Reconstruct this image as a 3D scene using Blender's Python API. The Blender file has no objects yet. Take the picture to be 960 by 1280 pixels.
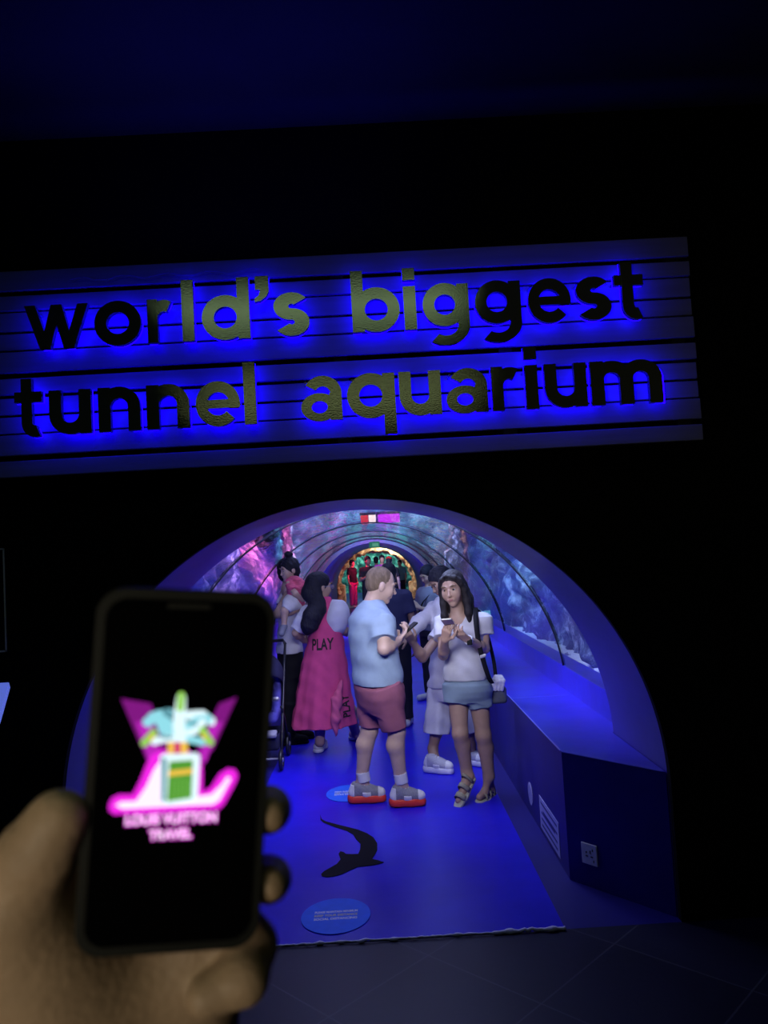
import bpy, bmesh, math, random
import numpy as np
from mathutils import Vector, Matrix, noise
from mathutils.bvhtree import BVHTree
random.seed(7); np.random.seed(7)
SC = bpy.context.scene
COL = SC.collection
pi = math.pi

# ------------------------------------------------------------------ camera
HC = 1.72; F = 960.0; RO = math.radians(3.2)          # eye height, focal length in pixels of the 960x1280 frame, roll
_a = math.cos(RO)*(-7/960)+math.sin(RO)*(-57/960)
_b = -math.sin(RO)*(-7/960)+math.cos(RO)*(-57/960)
_yaw = math.atan(-_a); _pit = math.atan(-_b*math.cos(_yaw))
cf = np.array([math.sin(_yaw)*math.cos(_pit), math.cos(_yaw)*math.cos(_pit), math.sin(_pit)])
_r0 = np.array([math.cos(_yaw), -math.sin(_yaw), 0.0]); _u0 = np.cross(_r0, cf)
cr = math.cos(RO)*_r0-math.sin(RO)*_u0; cu = math.sin(RO)*_r0+math.cos(RO)*_u0
CAM = np.array([0, 0, HC])
def ray(px, py): return cf+cr*(px-480)/F-cu*(py-640)/F
def P(px, py, Y): d = ray(px, py); return CAM+d*(Y/d[1])            # where that sight line reaches depth Y
def G(px, py, z=0.0): d = ray(px, py); return CAM+d*((z-HC)/d[2])   # where it reaches height z
def Q(px, py, dist): return CAM+ray(px, py)*dist                    # at a distance along the view axis
def V(*a): return np.array(a, float)
def nrm(v): v = np.array(v, float); return v/np.linalg.norm(v)

cam = bpy.data.cameras.new('camera'); camo = bpy.data.objects.new('camera', cam); COL.objects.link(camo)
M = Matrix(((cr[0], cu[0], -cf[0], 0), (cr[1], cu[1], -cf[1], 0), (cr[2], cu[2], -cf[2], HC), (0, 0, 0, 1)))
camo.matrix_world = M
cam.sensor_fit = 'VERTICAL'; cam.sensor_height = 36.0; cam.lens = 36.0*F/1280; cam.clip_start = .02; cam.clip_end = 200
cam.dof.use_dof = True; cam.dof.focus_distance = 5.0; cam.dof.aperture_fstop = 8.0
SC.camera = camo
vs = SC.view_settings
SC.display_settings.display_device = 'sRGB'
vs.view_transform = 'Standard'; vs.look = 'None'; vs.gamma = 1.0; vs.exposure = 0.0; vs.use_curve_mapping = False
SC.cycles.use_denoising = True
SC.cycles.max_bounces = 8; SC.cycles.transparent_max_bounces = 12; SC.cycles.sample_clamp_indirect = 4.0
SC.cycles.caustics_reflective = False; SC.cycles.caustics_refractive = False
w = bpy.data.worlds.new('world'); SC.world = w; w.use_nodes = True
w.node_tree.nodes['Background'].inputs[0].default_value = (.01, .01, .05, 1); w.node_tree.nodes['Background'].inputs[1].default_value = .05

# ------------------------------------------------------------------ materials
MATS = {}
def mat(name, col, rough=.6, metal=0.0, emit=None, es=0.0, var=0.0, vs_=8.0, bump=0.0, bs=30.0, spec=.5, stretch=None, sheen=0.0):
    if name in MATS: return MATS[name]
    m = bpy.data.materials.new(name); m.use_nodes = True; nt = m.node_tree; b = nt.nodes['Principled BSDF']
    b.inputs['Base Color'].default_value = (*col, 1); b.inputs['Roughness'].default_value = rough; b.inputs['Metallic'].default_value = metal
    b.inputs['Specular IOR Level'].default_value = spec
    if sheen: b.inputs['Sheen Weight'].default_value = sheen
    if emit: b.inputs['Emission Color'].default_value = (*emit, 1); b.inputs['Emission Strength'].default_value = es
    if var or bump:
        tc = nt.nodes.new('ShaderNodeTexCoord'); src = tc.outputs['Object']
        if stretch:
            mp = nt.nodes.new('ShaderNodeMapping'); mp.inputs['Scale'].default_value = stretch; nt.links.new(src, mp.inputs[0]); src = mp.outputs[0]
    if var:
        n = nt.nodes.new('ShaderNodeTexNoise'); n.inputs['Scale'].default_value = vs_; n.inputs['Detail'].default_value = 5; nt.links.new(src, n.inputs['Vector'])
        mr = nt.nodes.new('ShaderNodeMapRange'); mr.inputs[1].default_value = .25; mr.inputs[2].default_value = .75; mr.inputs[3].default_value = 1-var; mr.inputs[4].default_value = 1+var
        nt.links.new(n.outputs['Fac'], mr.inputs[0])
        mx = nt.nodes.new('ShaderNodeVectorMath'); mx.operation = 'SCALE'; mx.inputs[0].default_value = col; nt.links.new(mr.outputs[0], mx.inputs['Scale'])
        nt.links.new(mx.outputs[0], b.inputs['Base Color'])
    if bump:
        n2 = nt.nodes.new('ShaderNodeTexNoise'); n2.inputs['Scale'].default_value = bs; n2.inputs['Detail'].default_value = 4; nt.links.new(src, n2.inputs['Vector'])
        bp = nt.nodes.new('ShaderNodeBump'); bp.inputs['Strength'].default_value = bump; bp.inputs['Distance'].default_value = .02
        nt.links.new(n2.outputs['Fac'], bp.inputs['Height']); nt.links.new(bp.outputs[0], b.inputs['Normal'])
    MATS[name] = m; return m
def emis(name, col, s):
    if name in MATS: return MATS[name]
    m = bpy.data.materials.new(name); m.use_nodes = True; nt = m.node_tree; nt.nodes.clear()
    e = nt.nodes.new('ShaderNodeEmission'); o = nt.nodes.new('ShaderNodeOutputMaterial')
    e.inputs[0].default_value = (*col, 1); e.inputs[1].default_value = s; nt.links.new(e.outputs[0], o.inputs[0])
    MATS[name] = m; return m

# ------------------------------------------------------------------ objects
def tag(o, label=None, cat=None, group=None, kind=None):
    if label: o['label'] = label
    if cat: o['category'] = cat
    if group: o['group'] = group
    if kind: o['kind'] = kind
    return o
def thing(name, label, cat, loc=(0, 0, 0), group=None):
    o = bpy.data.objects.new(name, None); COL.objects.link(o); o.location = [float(v) for v in loc]; o.empty_display_size = .1
    tag(o, label, cat, group); return o
def wloc(o):
    v = V(0, 0, 0)
    while o is not None: v = v+np.array(o.location); o = o.parent
    return v
def mesh(name, vs_, fs, m, parent=None, smooth=False, label=None):
    """world-space vertices; the object is parented with its root's location taken off"""
    me = bpy.data.meshes.new(name)
    vs_ = np.asarray(vs_, float)
    if parent is not None: vs_ = vs_-wloc(parent)
    me.from_pydata([tuple(v) for v in vs_], [], [tuple(int(i) for i in f) for f in fs]); me.update()
    for mm in (m if isinstance(m, (list, tuple)) else [m]): me.materials.append(mm)
    if smooth: me.polygons.foreach_set('use_smooth', [True]*len(me.polygons))
    o = bpy.data.objects.new(name, me); COL.objects.link(o)
    if parent is not None: o.parent = parent
    if label: o['label'] = label
    return o
class MB:
    def __init__(s): s.v = []; s.f = []
    def add(s, v, f):
        n = len(s.v); s.v += [tuple(float(c) for c in q) for q in v]; s.f += [tuple(i+n for i in q) for q in f]; return s
    def box(s, x0, x1, y0, y1, z0, z1):
        v = [(x0, y0, z0), (x1, y0, z0), (x1, y1, z0), (x0, y1, z0), (x0, y0, z1), (x1, y0, z1), (x1, y1, z1), (x0, y1, z1)]
        return s.add(v, [(3, 2, 1, 0), (4, 5, 6, 7), (0, 1, 5, 4), (1, 2, 6, 5), (2, 3, 7, 6), (3, 0, 4, 7)])
    def prism(s, poly, o, ex, ey, en, d0, d1):
        """2-D polygon in the frame (o, ex, ey), extruded along en from d0 to d1"""
        o, ex, ey, en = map(np.array, (o, ex, ey, en)); n = len(poly)
        ar = sum(poly[i][0]*poly[(i+1) % n][1]-poly[(i+1) % n][0]*poly[i][1] for i in range(n))*(np.cross(ex, ey)@en)*(d1-d0)
        if ar < 0: poly = list(poly)[::-1]
        v = [o+ex*p[0]+ey*p[1]+en*d0 for p in poly]+[o+ex*p[0]+ey*p[1]+en*d1 for p in poly]
        f = [tuple(range(n-1, -1, -1)), tuple(range(n, 2*n))]+[(i, (i+1) % n, n+(i+1) % n, n+i) for i in range(n)]
        return s.add(v, f)
    def tube(s, pts, r, n=10, closed=False):
        pts = [np.array(p, float) for p in pts]; k = len(pts); rr = r if hasattr(r, '__len__') else [r]*k
        vv = []; up = V(.123, .456, .88)
        for i in range(k):
            t = pts[(i+1) % k if closed else min(i+1, k-1)]-pts[(i-1) % k if closed else max(i-1, 0)]; t = t/(np.linalg.norm(t)+1e-12)
            a = up-t*(up@t); a = nrm(a); up = a; b = np.cross(t, a)
            vv += [pts[i]+(a*math.cos(2*pi*j/n)+b*math.sin(2*pi*j/n))*rr[i] for j in range(n)]
        ff = []
        for i in range(k if closed else k-1):
            i2 = (i+1) % k
            ff += [(i*n+j, i*n+(j+1) % n, i2*n+(j+1) % n, i2*n+j) for j in range(n)]
        if not closed: ff += [tuple(range(n-1, -1, -1)), tuple(range((k-1)*n, k*n))]
        return s.add(vv, ff)
    def ball(s, c, r, n=12, m=8):
        r = r if hasattr(r, '__len__') else (r, r, r); v = []; f = []
        for i in range(1, m):
            th = pi*i/m
            v += [(c[0]+r[0]*math.sin(th)*math.cos(2*pi*j/n), c[1]+r[1]*math.sin(th)*math.sin(2*pi*j/n), c[2]+r[2]*math.cos(th)) for j in range(n)]
        v += [(c[0], c[1], c[2]+r[2]), (c[0], c[1], c[2]-r[2])]; T = len(v)-2
        for i in range(m-2): f += [(i*n+j, (i+1)*n+j, (i+1)*n+(j+1) % n, i*n+(j+1) % n) for j in range(n)]
        f += [(T, j, (j+1) % n) for j in range(n)]+[(T+1, (m-2)*n+(j+1) % n, (m-2)*n+j) for j in range(n)]
        return s.add(v, f)
    def build(s, name, m, parent=None, smooth=False, label=None, bevel=0.0):
        o = mesh(name, s.v, s.f, m, parent, smooth, label)
        if bevel:
            b = o.modifiers.new('bevel', 'BEVEL'); b.width = bevel; b.segments = 2; b.limit_method = 'ANGLE'
        return o
def struct(o): o['kind'] = 'structure'; return o
def area(name, loc, target, size, col, power, size_y=None):
    l = bpy.data.lights.new(name, 'AREA'); l.color = col; l.energy = power; l.size = size
    if size_y: l.shape = 'RECTANGLE'; l.size_y = size_y
    o = bpy.data.objects.new(name, l); COL.objects.link(o); o.location = loc
    o.rotation_euler = (Vector(target)-Vector(loc)).to_track_quat('-Z', 'Y').to_euler(); return o
def text_mesh(s, size, bold=0.0, align='CENTER', spacing=1.0):
    cu_ = bpy.data.curves.new('t', 'FONT'); cu_.body = s; cu_.size = size; cu_.align_x = align; cu_.align_y = 'CENTER'; cu_.offset = bold; cu_.space_character = spacing
    o = bpy.data.objects.new('t', cu_); COL.objects.link(o); bpy.context.view_layer.update()
    me = bpy.data.meshes.new_from_object(o.evaluated_get(bpy.context.evaluated_depsgraph_get()))
    v = [tuple(q.co) for q in me.vertices]; f = [tuple(p.vertices) for p in me.polygons]
    bpy.data.objects.remove(o); bpy.data.meshes.remove(me); return v, f
def solid_text(mb, s, size, o, ex, ey, en, thick, bold=0.0, spacing=1.0, sx=1.0):
    v, f = text_mesh(s, size, bold, 'CENTER', spacing); o, ex, ey, en = map(np.array, (o, ex, ey, en)); n = len(v)
    mb.add([o+ex*p[0]*sx+ey*p[1]+en*thick for p in v], f)

# ------------------------------------------------------------------ palette
BLACK = mat('black_paint', (.004, .004, .0045), .85, spec=.15, var=.3, vs_=3, bump=.05, bs=60)
BLUEP = mat('blue_paint', (.040, .022, .36), .38, var=.12, vs_=3, bump=.04, bs=9)
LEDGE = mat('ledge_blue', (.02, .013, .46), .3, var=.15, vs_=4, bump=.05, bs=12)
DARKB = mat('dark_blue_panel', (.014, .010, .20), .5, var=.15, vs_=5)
TRIMB = mat('light_blue_trim', (.12, .12, .6), .35)

# ------------------------------------------------------------------ setting
D = 3.57; CX = -.11; CZ = .61; R = 1.39; YI = 4.42        # wall plane, arch axis, arch radius, inner end of the arch band
GR = 1.48; GZ = .64; YR = 18.0; YE = 28.0                 # acrylic tunnel radius and axis height, blue ring, far end
PX = .90; PXL = 2*CX-PX; PH = .655                        # plinth inner faces and height
XL, XR, ZC = -3.4, 3.4, 3.80                              # lobby walls, ceiling

def arch_pts(r, cz, n=64, z0=0.0):
    """arch profile from the right foot over the top to the left foot"""
    a0 = math.asin(max(-1, min(1, (z0-cz)/r))) if z0 > cz-r else -pi/2
    pts = [(CX+r, 0.0)] if z0 <= 0 and cz > 0 else []
    a = np.linspace(0 if z0 <= 0 else a0, pi if z0 <= 0 else pi-a0, n)
    pts += [(CX+r*math.cos(t), cz+r*math.sin(t)) for t in a]
    if z0 <= 0 and cz > 0: pts += [(CX-r, 0.0)]
    return pts
# black front wall with its arched opening (a slab 4 cm thick)
ap = arch_pts(R, CZ); n = len(ap)
mb = MB(); outer = []
for (x, z) in ap:
    dx, dz = x-CX, z-CZ
    if z <= CZ+1e-6: outer.append((XR if dx > 0 else XL, z)); continue
    k = min((XR-CX)/dx if dx > 1e-6 else 1e9, (XL-CX)/dx if dx < -1e-6 else 1e9, (ZC-CZ)/dz)
    outer.append((CX+dx*k, CZ+dz*k))
# keep the rectangle's corners
for c in ((XR, ZC), (XL, ZC)):
    j = min(range(n), key=lambda i: (outer[i][0]-c[0])**2+(outer[i][1]-c[1])**2); outer[j] = c
v = []
for y in (D, D+.04):
    v += [(x, y, z) for x, z in ap]+[(x, y, z) for x, z in outer]
f = []
for i in range(n-1):
    f += [(i, n+i, n+i+1, i+1), (2*n+i+1, 3*n+i+1, 3*n+i, 2*n+i), (i+1, 2*n+i+1, 2*n+i, i)]
struct(mesh('wall_front', v, f, BLACK))
struct(MB().box(XL-.1, XL, -4.2, D+.04, 0, ZC).build('wall_left', BLACK)); struct(MB().box(XR, XR+.1, -4.2, D+.04, 0, ZC).build('wall_right', BLACK))
struct(MB().box(XL, XR, -4.3, -4.2, 0, ZC).build('wall_back', BLACK))
CEIL = mat('ceiling_paint', (.05, .05, .06), .8, var=.2, vs_=2)
struct(MB().box(XL, XR, -4.2, D+.04, ZC, ZC+.1).build('ceiling', CEIL))
# dark tiled lobby floor, tiles laid at 45 degrees
def tile_mat():
    m = mat('dark_floor_tile', (.045, .045, .055), .45, spec=.25, var=.25, vs_=3, bump=.03, bs=20); nt = m.node_tree; b = nt.nodes['Principled BSDF']
    tc = nt.nodes.new('ShaderNodeTexCoord'); mp = nt.nodes.new('ShaderNodeMapping'); mp.inputs['Rotation'].default_value = (0, 0, pi/4)
    mp.inputs['Location'].default_value = (.05, -.22, 0); nt.links.new(tc.outputs['Object'], mp.inputs[0])
    br = nt.nodes.new('ShaderNodeTexBrick'); br.offset = 0; br.inputs['Scale'].default_value = 1.0; br.inputs['Mortar Size'].default_value = .004; br.inputs['Brick Width'].default_value = .57; br.inputs['Row Height'].default_value = .57
    br.inputs['Color1'].default_value = (.011, .011, .030, 1); br.inputs['Color2'].default_value = (.014, .014, .036, 1); br.inputs['Mortar'].default_value = (.05, .05, .07, 1)
    nt.links.new(mp.outputs[0], br.inputs[0]); nt.links.new(br.outputs[0], b.inputs['Base Color']); return m
struct(MB().box(XL, XR, -4.2, D, -.06, 0).build('floor', tile_mat()))
# tunnel floor slab and the bright vinyl sheet laid on it
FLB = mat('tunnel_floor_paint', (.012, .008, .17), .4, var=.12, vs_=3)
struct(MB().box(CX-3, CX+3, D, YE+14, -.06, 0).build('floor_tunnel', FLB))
VIN = mat('blue_vinyl', (.018, .011, .66), .34, spec=.22, var=.16, vs_=2.2, bump=.06, bs=14)
vl = MB(); ys = np.linspace(D-.005, YE, 60); xs = np.linspace(2*CX-.75, .75, 24)
v = [(x, y, .004+(.004*noise.noise((x*9, 1.7, 0)) if y < D+.02 else 0)) for y in ys for x in xs]
f = [(j*24+i, j*24+i+1, (j+1)*24+i+1, (j+1)*24+i) for j in range(59) for i in range(23)]
o = tag(mesh('floor_vinyl', v, f, VIN, smooth=True), kind='structure')
# curled pale edge of the vinyl along the threshold
edge = MB(); pe = []
for k in range(150):
    x = 2*CX-.75+(.75*2-2*CX)*k/149
    pe.append((x, D-.012+.006*noise.noise((x*23, .3, 0)), .008+.008*abs(noise.noise((x*31, 4.2, 0)))*(1.6 if x > .4 else 1)))
edge.tube(pe, [(.0075 if p[0] > .42 else .004)+.010*max(0, noise.noise((p[0]*21, 9, 1))) for p in pe], 6)
tag(edge.build('trim_1', mat('vinyl_edge', (.75, .75, .9), .5, bump=.3, bs=80), smooth=True), kind='structure')
# blue arch band (reveal)
def shell(name, r, cz, y0, y1, m, z0=0.0, t=.03, n=72, ny=2):
    a = arch_pts(r, cz, n, z0); b = arch_pts(r+t, cz, n, z0); k = len(a); v = []; f = []
    ys = np.linspace(y0, y1, ny)
    for y in ys: v += [(x, y, z) for x, z in a]
    for y in ys: v += [(x, y, z) for x, z in b]
    N = ny*k
    for j in range(ny-1):
        for i in range(k-1):
            f += [(j*k+i, j*k+i+1, (j+1)*k+i+1, (j+1)*k+i), (N+(j+1)*k+i, N+(j+1)*k+i+1, N+j*k+i+1, N+j*k+i)]
    for i in range(k-1):
        f += [(i+1, i, N+i, N+i+1), ((ny-1)*k+i, (ny-1)*k+i+1, N+(ny-1)*k+i+1, N+(ny-1)*k+i)]
    for j in range(ny-1):
        f += [(j*k, (j+1)*k, N+(j+1)*k, N+j*k), ((j+1)*k+k-1, j*k+k-1, N+j*k+k-1, N+(j+1)*k+k-1)]
    return mesh(name, v, f, m, smooth=False)
def sm(o):
    o.data.polygons.foreach_set('use_smooth', [True]*len(o.data.polygons))
    for p in o.data.polygons: pass
    return o
struct(shell('wall_arch', R, CZ, D+.0401, YI, BLUEP, ny=4))
# end plate closing the band against the wider acrylic tunnel
a = arch_pts(R, CZ, 64); b = arch_pts(R+.35, CZ, 64); k = len(a)
v = [(x, YI, z) for x, z in a]+[(x, YI, z) for x, z in b]+[(x, YI-.03, z) for x, z in a]+[(x, YI-.03, z) for x, z in b]
f = []
for i in range(k-1): f += [(i, i+1, k+i+1, k+i), (2*k+i+1, 2*k+i, 3*k+i, 3*k+i+1)]
struct(mesh('trim_2', v, f, BLUEP))

# plinths along both sides: front face cut at an angle, ledge with a joint, curb under the acrylic
def plinth(side):
    sx = lambda x: x if side > 0 else 2*CX-x
    xo = CX+R-.005
    top = [(xo, D+.045), (PX, 4.08), (PX, 16.6), (1.55, 16.6), (1.55, YI+.005), (xo, YI+.005)]
    mb = MB(); k = len(top); pts = [(sx(x), y) for x, y in top]
    v = [(x, y, 0) for x, y in pts]+[(x, y, PH) for x, y in pts]
    f = [tuple(range(k)), tuple(range(2*k-1, k-1, -1))]+[((i+1) % k, i, k+i, k+(i+1) % k) for i in range(k)]
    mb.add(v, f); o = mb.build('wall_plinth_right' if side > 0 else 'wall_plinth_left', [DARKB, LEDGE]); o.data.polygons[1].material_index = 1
    struct(o)
    c = MB(); z1 = .83; xg = CX+math.sqrt(GR**2-(z1-GZ)**2)
    pr = [(xg-.012, PH), (xg-.012, z1), (1.5, z1), (1.5, PH)]
    v = [(sx(x), YI+.01, z) for x, z in pr]+[(sx(x), 16.6, z) for x, z in pr]
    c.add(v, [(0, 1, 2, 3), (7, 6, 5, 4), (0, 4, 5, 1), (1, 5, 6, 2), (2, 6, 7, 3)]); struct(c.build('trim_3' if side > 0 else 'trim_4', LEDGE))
    j = MB(); j.box(min(sx(PX), sx(xg-.02)), max(sx(PX), sx(xg-.02)), 5.60, 5.606, PH, PH+.0015)
    for y in (9.2, 12.8, 16.4): j.box(min(sx(PX), sx(xg-.02)), max(sx(PX), sx(xg-.02)), y, y+.006, PH, PH+.0015)
    j.tube([(sx(PX), 4.1, PH-.002), (sx(PX), 16.5, PH-.002)], .004, 6); j.tube([(sx(xo-.01), D+.06, PH-.001), (sx(PX), 4.08, PH-.001)], .003, 6)
    struct(j.build('trim_5' if side > 0 else 'trim_6', TRIMB))
plinth(1); plinth(-1)

# acrylic tunnel: bays of clear acrylic between thin dark seams
def glass_mat():
    m = bpy.data.materials.new('tunnel_acrylic'); m.use_nodes = True; nt = m.node_tree; nt.nodes.clear()
    o = nt.nodes.new('ShaderNodeOutputMaterial'); mx = nt.nodes.new('ShaderNodeMixShader'); t = nt.nodes.new('ShaderNodeBsdfTransparent'); g = nt.nodes.new('ShaderNodeBsdfGlossy')
    t.inputs[0].default_value = (.88, .93, 1, 1); g.inputs['Roughness'].default_value = .05; g.inputs[0].default_value = (.85, .9, 1, 1)
    fr = nt.nodes.new('ShaderNodeFresnel'); fr.inputs[0].default_value = 1.33
    tc = nt.nodes.new('ShaderNodeTexCoord'); mp = nt.nodes.new('ShaderNodeMapping'); mp.inputs['Scale'].default_value = (5, .8, 5)
    nz = nt.nodes.new('ShaderNodeTexNoise'); nz.inputs['Scale'].default_value = 2.5; nz.inputs['Detail'].default_value = 3
    bp = nt.nodes.new('ShaderNodeBump'); bp.inputs['Strength'].default_value = .25; bp.inputs['Distance'].default_value = .03
    nt.links.new(tc.outputs['Object'], mp.inputs[0]); nt.links.new(mp.outputs[0], nz.inputs['Vector']); nt.links.new(nz.outputs['Fac'], bp.inputs['Height'])
    nt.links.new(bp.outputs[0], g.inputs['Normal'])
    nt.links.new(fr.outputs[0], mx.inputs[0]); nt.links.new(t.outputs[0], mx.inputs[1]); nt.links.new(g.outputs[0], mx.inputs[2]); nt.links.new(mx.outputs[0], o.inputs[0]); return m
GLASS = glass_mat(); SEAM = mat('dark_seam', (.012, .014, .035), .4)
seams = [5.86, 8.58, 11.3, 14.0, 16.2]
bays = [YI+.02]+seams+[YR]
for i in range(len(bays)-1):
    a = arch_pts(GR, GZ, 56, .83); k = len(a)
    v = [(x, bays[i], z) for x, z in a]+[(x, bays[i+1], z) for x, z in a]
    o = mesh('window_%d' % (i+1), v, [(j, j+1, k+j+1, k+j) for j in range(k-1)], GLASS, smooth=True); struct(o)
for i, y in enumerate(seams):
    a = arch_pts(GR-.006, GZ, 56, .83)
    struct(MB().tube([(x, y, z) for x, z in a], .0075, 8).build('trim_%d' % (10+i), SEAM, smooth=True))
# far blue ring and end wall round it
struct(shell('wall_ring', GR-.03, GZ, YR, YE, mat('ring_blue', (.012, .010, .26), .4, var=.1, vs_=2), ny=12, t=.25))

v = []; rA = arch_pts(GR-.045, GZ, 60, .2); rB = arch_pts(GR+.24, GZ, 60, .2); k = len(rA)
v = [(x, YR-.012, z) for x, z in rA]+[(x, YR-.012, z) for x, z in rB]
struct(mesh('trim_7', v, [(i, i+1, k+i+1, k+i) for i in range(k-1)], SEAM))
# ------------------------------------------------------------------ the tank around the tunnel
def grid_mesh(name, fn, nu, nv, m, smooth=True, flip=False):
    v = [fn(i/(nu-1), j/(nv-1)) for j in range(nv) for i in range(nu)]
    f = [(j*nu+i, j*nu+i+1, (j+1)*nu+i+1, (j+1)*nu+i) for j in range(nv-1) for i in range(nu-1)]
    if flip: f = [q[::-1] for q in f]
    return mesh(name, v, f, m, smooth=smooth)
WS = 2.85
def reef_mat(name, c1, c2, c3):
    m = mat(name, c1, .8, bump=.8, bs=9); nt = m.node_tree; b = nt.nodes['Principled BSDF']
    tc = nt.nodes.new('ShaderNodeTexCoord'); n1 = nt.nodes.new('ShaderNodeTexNoise'); n1.inputs['Scale'].default_value = 2.4; n1.inputs['Detail'].default_value = 8; n1.inputs['Roughness'].default_value = .75; n1.inputs['Distortion'].default_value = .8
    cr_ = nt.nodes.new('ShaderNodeValToRGB'); e = cr_.color_ramp.elements; e[0].position = .43; e[0].color = (*c1, 1); e[1].position = .63; e[1].color = (*c3, 1)
    q = e.new(.52); q.color = (*c2, 1)
    nt.links.new(tc.outputs['Object'], n1.inputs['Vector']); nt.links.new(n1.outputs['Fac'], cr_.inputs[0]); nt.links.new(cr_.outputs[0], b.inputs['Base Color']); return m
REEF = reef_mat('reef_rock', (.012, .02, .035), (.07, .10, .15), (.55, .62, .72))
SAND = mat('pale_sand', (.75, .76, .8), .85, var=.12, vs_=25, bump=.4, bs=40)
def reef(side):
    def fn(u, t):
        y = YI+.1+u*(YR+8-YI); z = .72+t*(WS+.15-.72)
        p = Vector((y*.55, z*.9, side*7.3))
        d = noise.hetero_terrain(p, .8, 2.1, 5, .6)*.30+.16*noise.noise(Vector((y*3.1, z*3.3, side)))+.07*noise.noise(Vector((y*9, z*9, side*3)))
        x = 1.58+.36*t**1.5+.22-d*.6-.10*abs(noise.noise(Vector((y*6, z*6, side*5))))
        x = max(x, 1.455+.10*t)
        if z < GZ+GR+.2:
            xx = CX+math.sqrt(max(0, (GR+.12)**2-(z-GZ)**2)) if abs(z-GZ) < GR+.12 else 0
            x = max(x, xx+.02)
        x = x if side > 0 else 2*CX-x
        return (x+.05*noise.noise(Vector((y*5, z*5, 9))), y+.08*noise.noise(Vector((y*4, z*4, 3))), z+.1*noise.noise(Vector((y*3, z*3, 5))))
    return grid_mesh('rock_reef', fn, 330, 64, REEF)
tag(reef(1), 'rugged blue-lit rock reef behind the acrylic above the wide ledge on the right', 'rock reef', kind='structure')
tag(reef(-1), 'rugged rock reef behind the acrylic on the side of the pram', 'rock reef', kind='structure')
for s, nm in ((1, 'ground_sand_right'), (-1, 'ground_sand_left')):
    def fn(u, t, s=s):
        y = YI+.05+u*(YR+4-YI); x = 1.36+t*1.0
        z = .785+.10*t+.05*noise.noise(Vector((y*1.6, x*2, s)))+.02*noise.noise(Vector((y*7, x*7, s)))
        xg = math.sqrt(max(0, GR**2-(z-GZ)**2))+CX+.015
        return ((max(x, xg)) if s > 0 else 2*CX-max(x, xg), y, z)
    struct(grid_mesh(nm, fn, 160, 10, SAND))
WATER = mat('rippled_water_surface', (.02, .05, .10), .08, metal=.9, bump=.9, bs=2.2, stretch=(2.2, .5, 1)); 
WATER.node_tree.nodes['Principled BSDF'].inputs['Base Color'].default_value = (.35, .5, .65, 1)
struct(grid_mesh('water_surface', lambda u, t: (CX-3.2+6.4*u, YI+.06+t*(YE-YI), WS), 3, 3, WATER, flip=True))
TANKB = reef_mat('tank_back', (.01, .03, .08), (.02, .08, .14), (.07, .2, .24))
def tankend(u, t):
    x = CX-3+6*u; z = .7+t*2.4
    return (x, YR+1.2+.4*noise.noise(Vector((x*1.5, z*1.5, 2))), z) 
o = mesh('wall_tank_end', *(lambda g: g)(( [tankend(i/79, j/39) for j in range(40) for i in range(80)],
    [(j*80+i, j*80+i+1, (j+1)*80+i+1, (j+1)*80+i) for j in range(39) for i in range(79)
     if not all((CX-3+6*((i+a)/79)-CX)**2+(.7+2.4*(j/39)-GZ)**2 < (GR+.2)**2 for a in (0, 1))] )), TANKB, smooth=True); struct(o)
# coloured lamps hung over the tunnel
def lamp_bar(name, x, y, z, segs, label):
    t = thing(name, label, 'lamp', (x, y, z))
    tot = sum(s[0] for s in segs); c = x-tot/2
    MB().box(c-.02, c+tot+.02, y-.06, y+.06, z+.02, z+.07).build('housing', SEAM, t)
    for wd, cn, col, st in segs:
        MB().box(c+.005, c+wd-.005, y-.05, y+.05, z-.15, z+.019).build('diffuser', emis(cn, col, st), t); c += wd
    for q_ in (-.3, .3): MB().tube([(x+tot*q_, y, z+.07), (x+tot*q_, y, WS)], .006, 6).build('hanger', SEAM, t)
lamp_bar('tank_lamp', .08, 15.4, 2.56, [(.16, 'lamp_red', (1, .03, .06), 2.2), (.15, 'lamp_white', (1, .75, .7), 4.0), (.04, 'lamp_gap', (.2, 0, .2), .5), (.44, 'lamp_magenta', (.75, .02, 1), 2.6)],
         'lamp bar glowing red, white and magenta over the crown of the tunnel')
# fish
FISH = mat('silver_fish', (.6, .62, .68), .3, metal=.3)
def fish(loc, L, yaw, label, col=FISH):
    t = thing('fish', label, 'fish', loc)
    d = V(math.cos(yaw), math.sin(yaw), 0); s = V(-d[1], d[0], 0); u = V(0, 0, 1); c = V(*loc); v = []; f = []
    st = [(-.5, .02), (-.38, .05), (-.2, .11), (0, .15), (.2, .15), (.36, .11), (.46, .05), (.5, .01)]
    for a, h in st:
        v += [c+d*a*L+u*h*L*math.sin(2*pi*k/10)+s*h*L*.42*math.cos(2*pi*k/10) for k in range(10)]
    for i in range(len(st)-1): f += [(i*10+k, i*10+(k+1) % 10, (i+1)*10+(k+1) % 10, (i+1)*10+k) for k in range(10)]
    f += [tuple(range(9, -1, -1)), tuple(range(70, 80))]
    mesh('body', v, f, col, t, True)
    MB().prism([(-.68, .14), (-.47, .02), (-.47, -.02), (-.68, -.14), (-.6, 0)], c, d*L, u*L, s*L, -.01, .01).build('tail_fin', col, t)
    MB().prism([(-.15, .12), (.12, .145), (-.05, .24), (-.2, .2)], c, d*L, u*L, s*L, -.008, .008).build('dorsal_fin', col, t)
fish(P(720, 832, 5.6)+V(.0, .25, .05), .07, 2.0, 'tiny pale fish low behind the acrylic near the sand on the right')
fish(P(624, 690, 10.0), .30, .3, 'long silver fish passing before the dark green reef high on the right')
fish(P(655, 700, 7.8), .13, 2.6, 'small silver fish near the brightest rocks high on the right')
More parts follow.
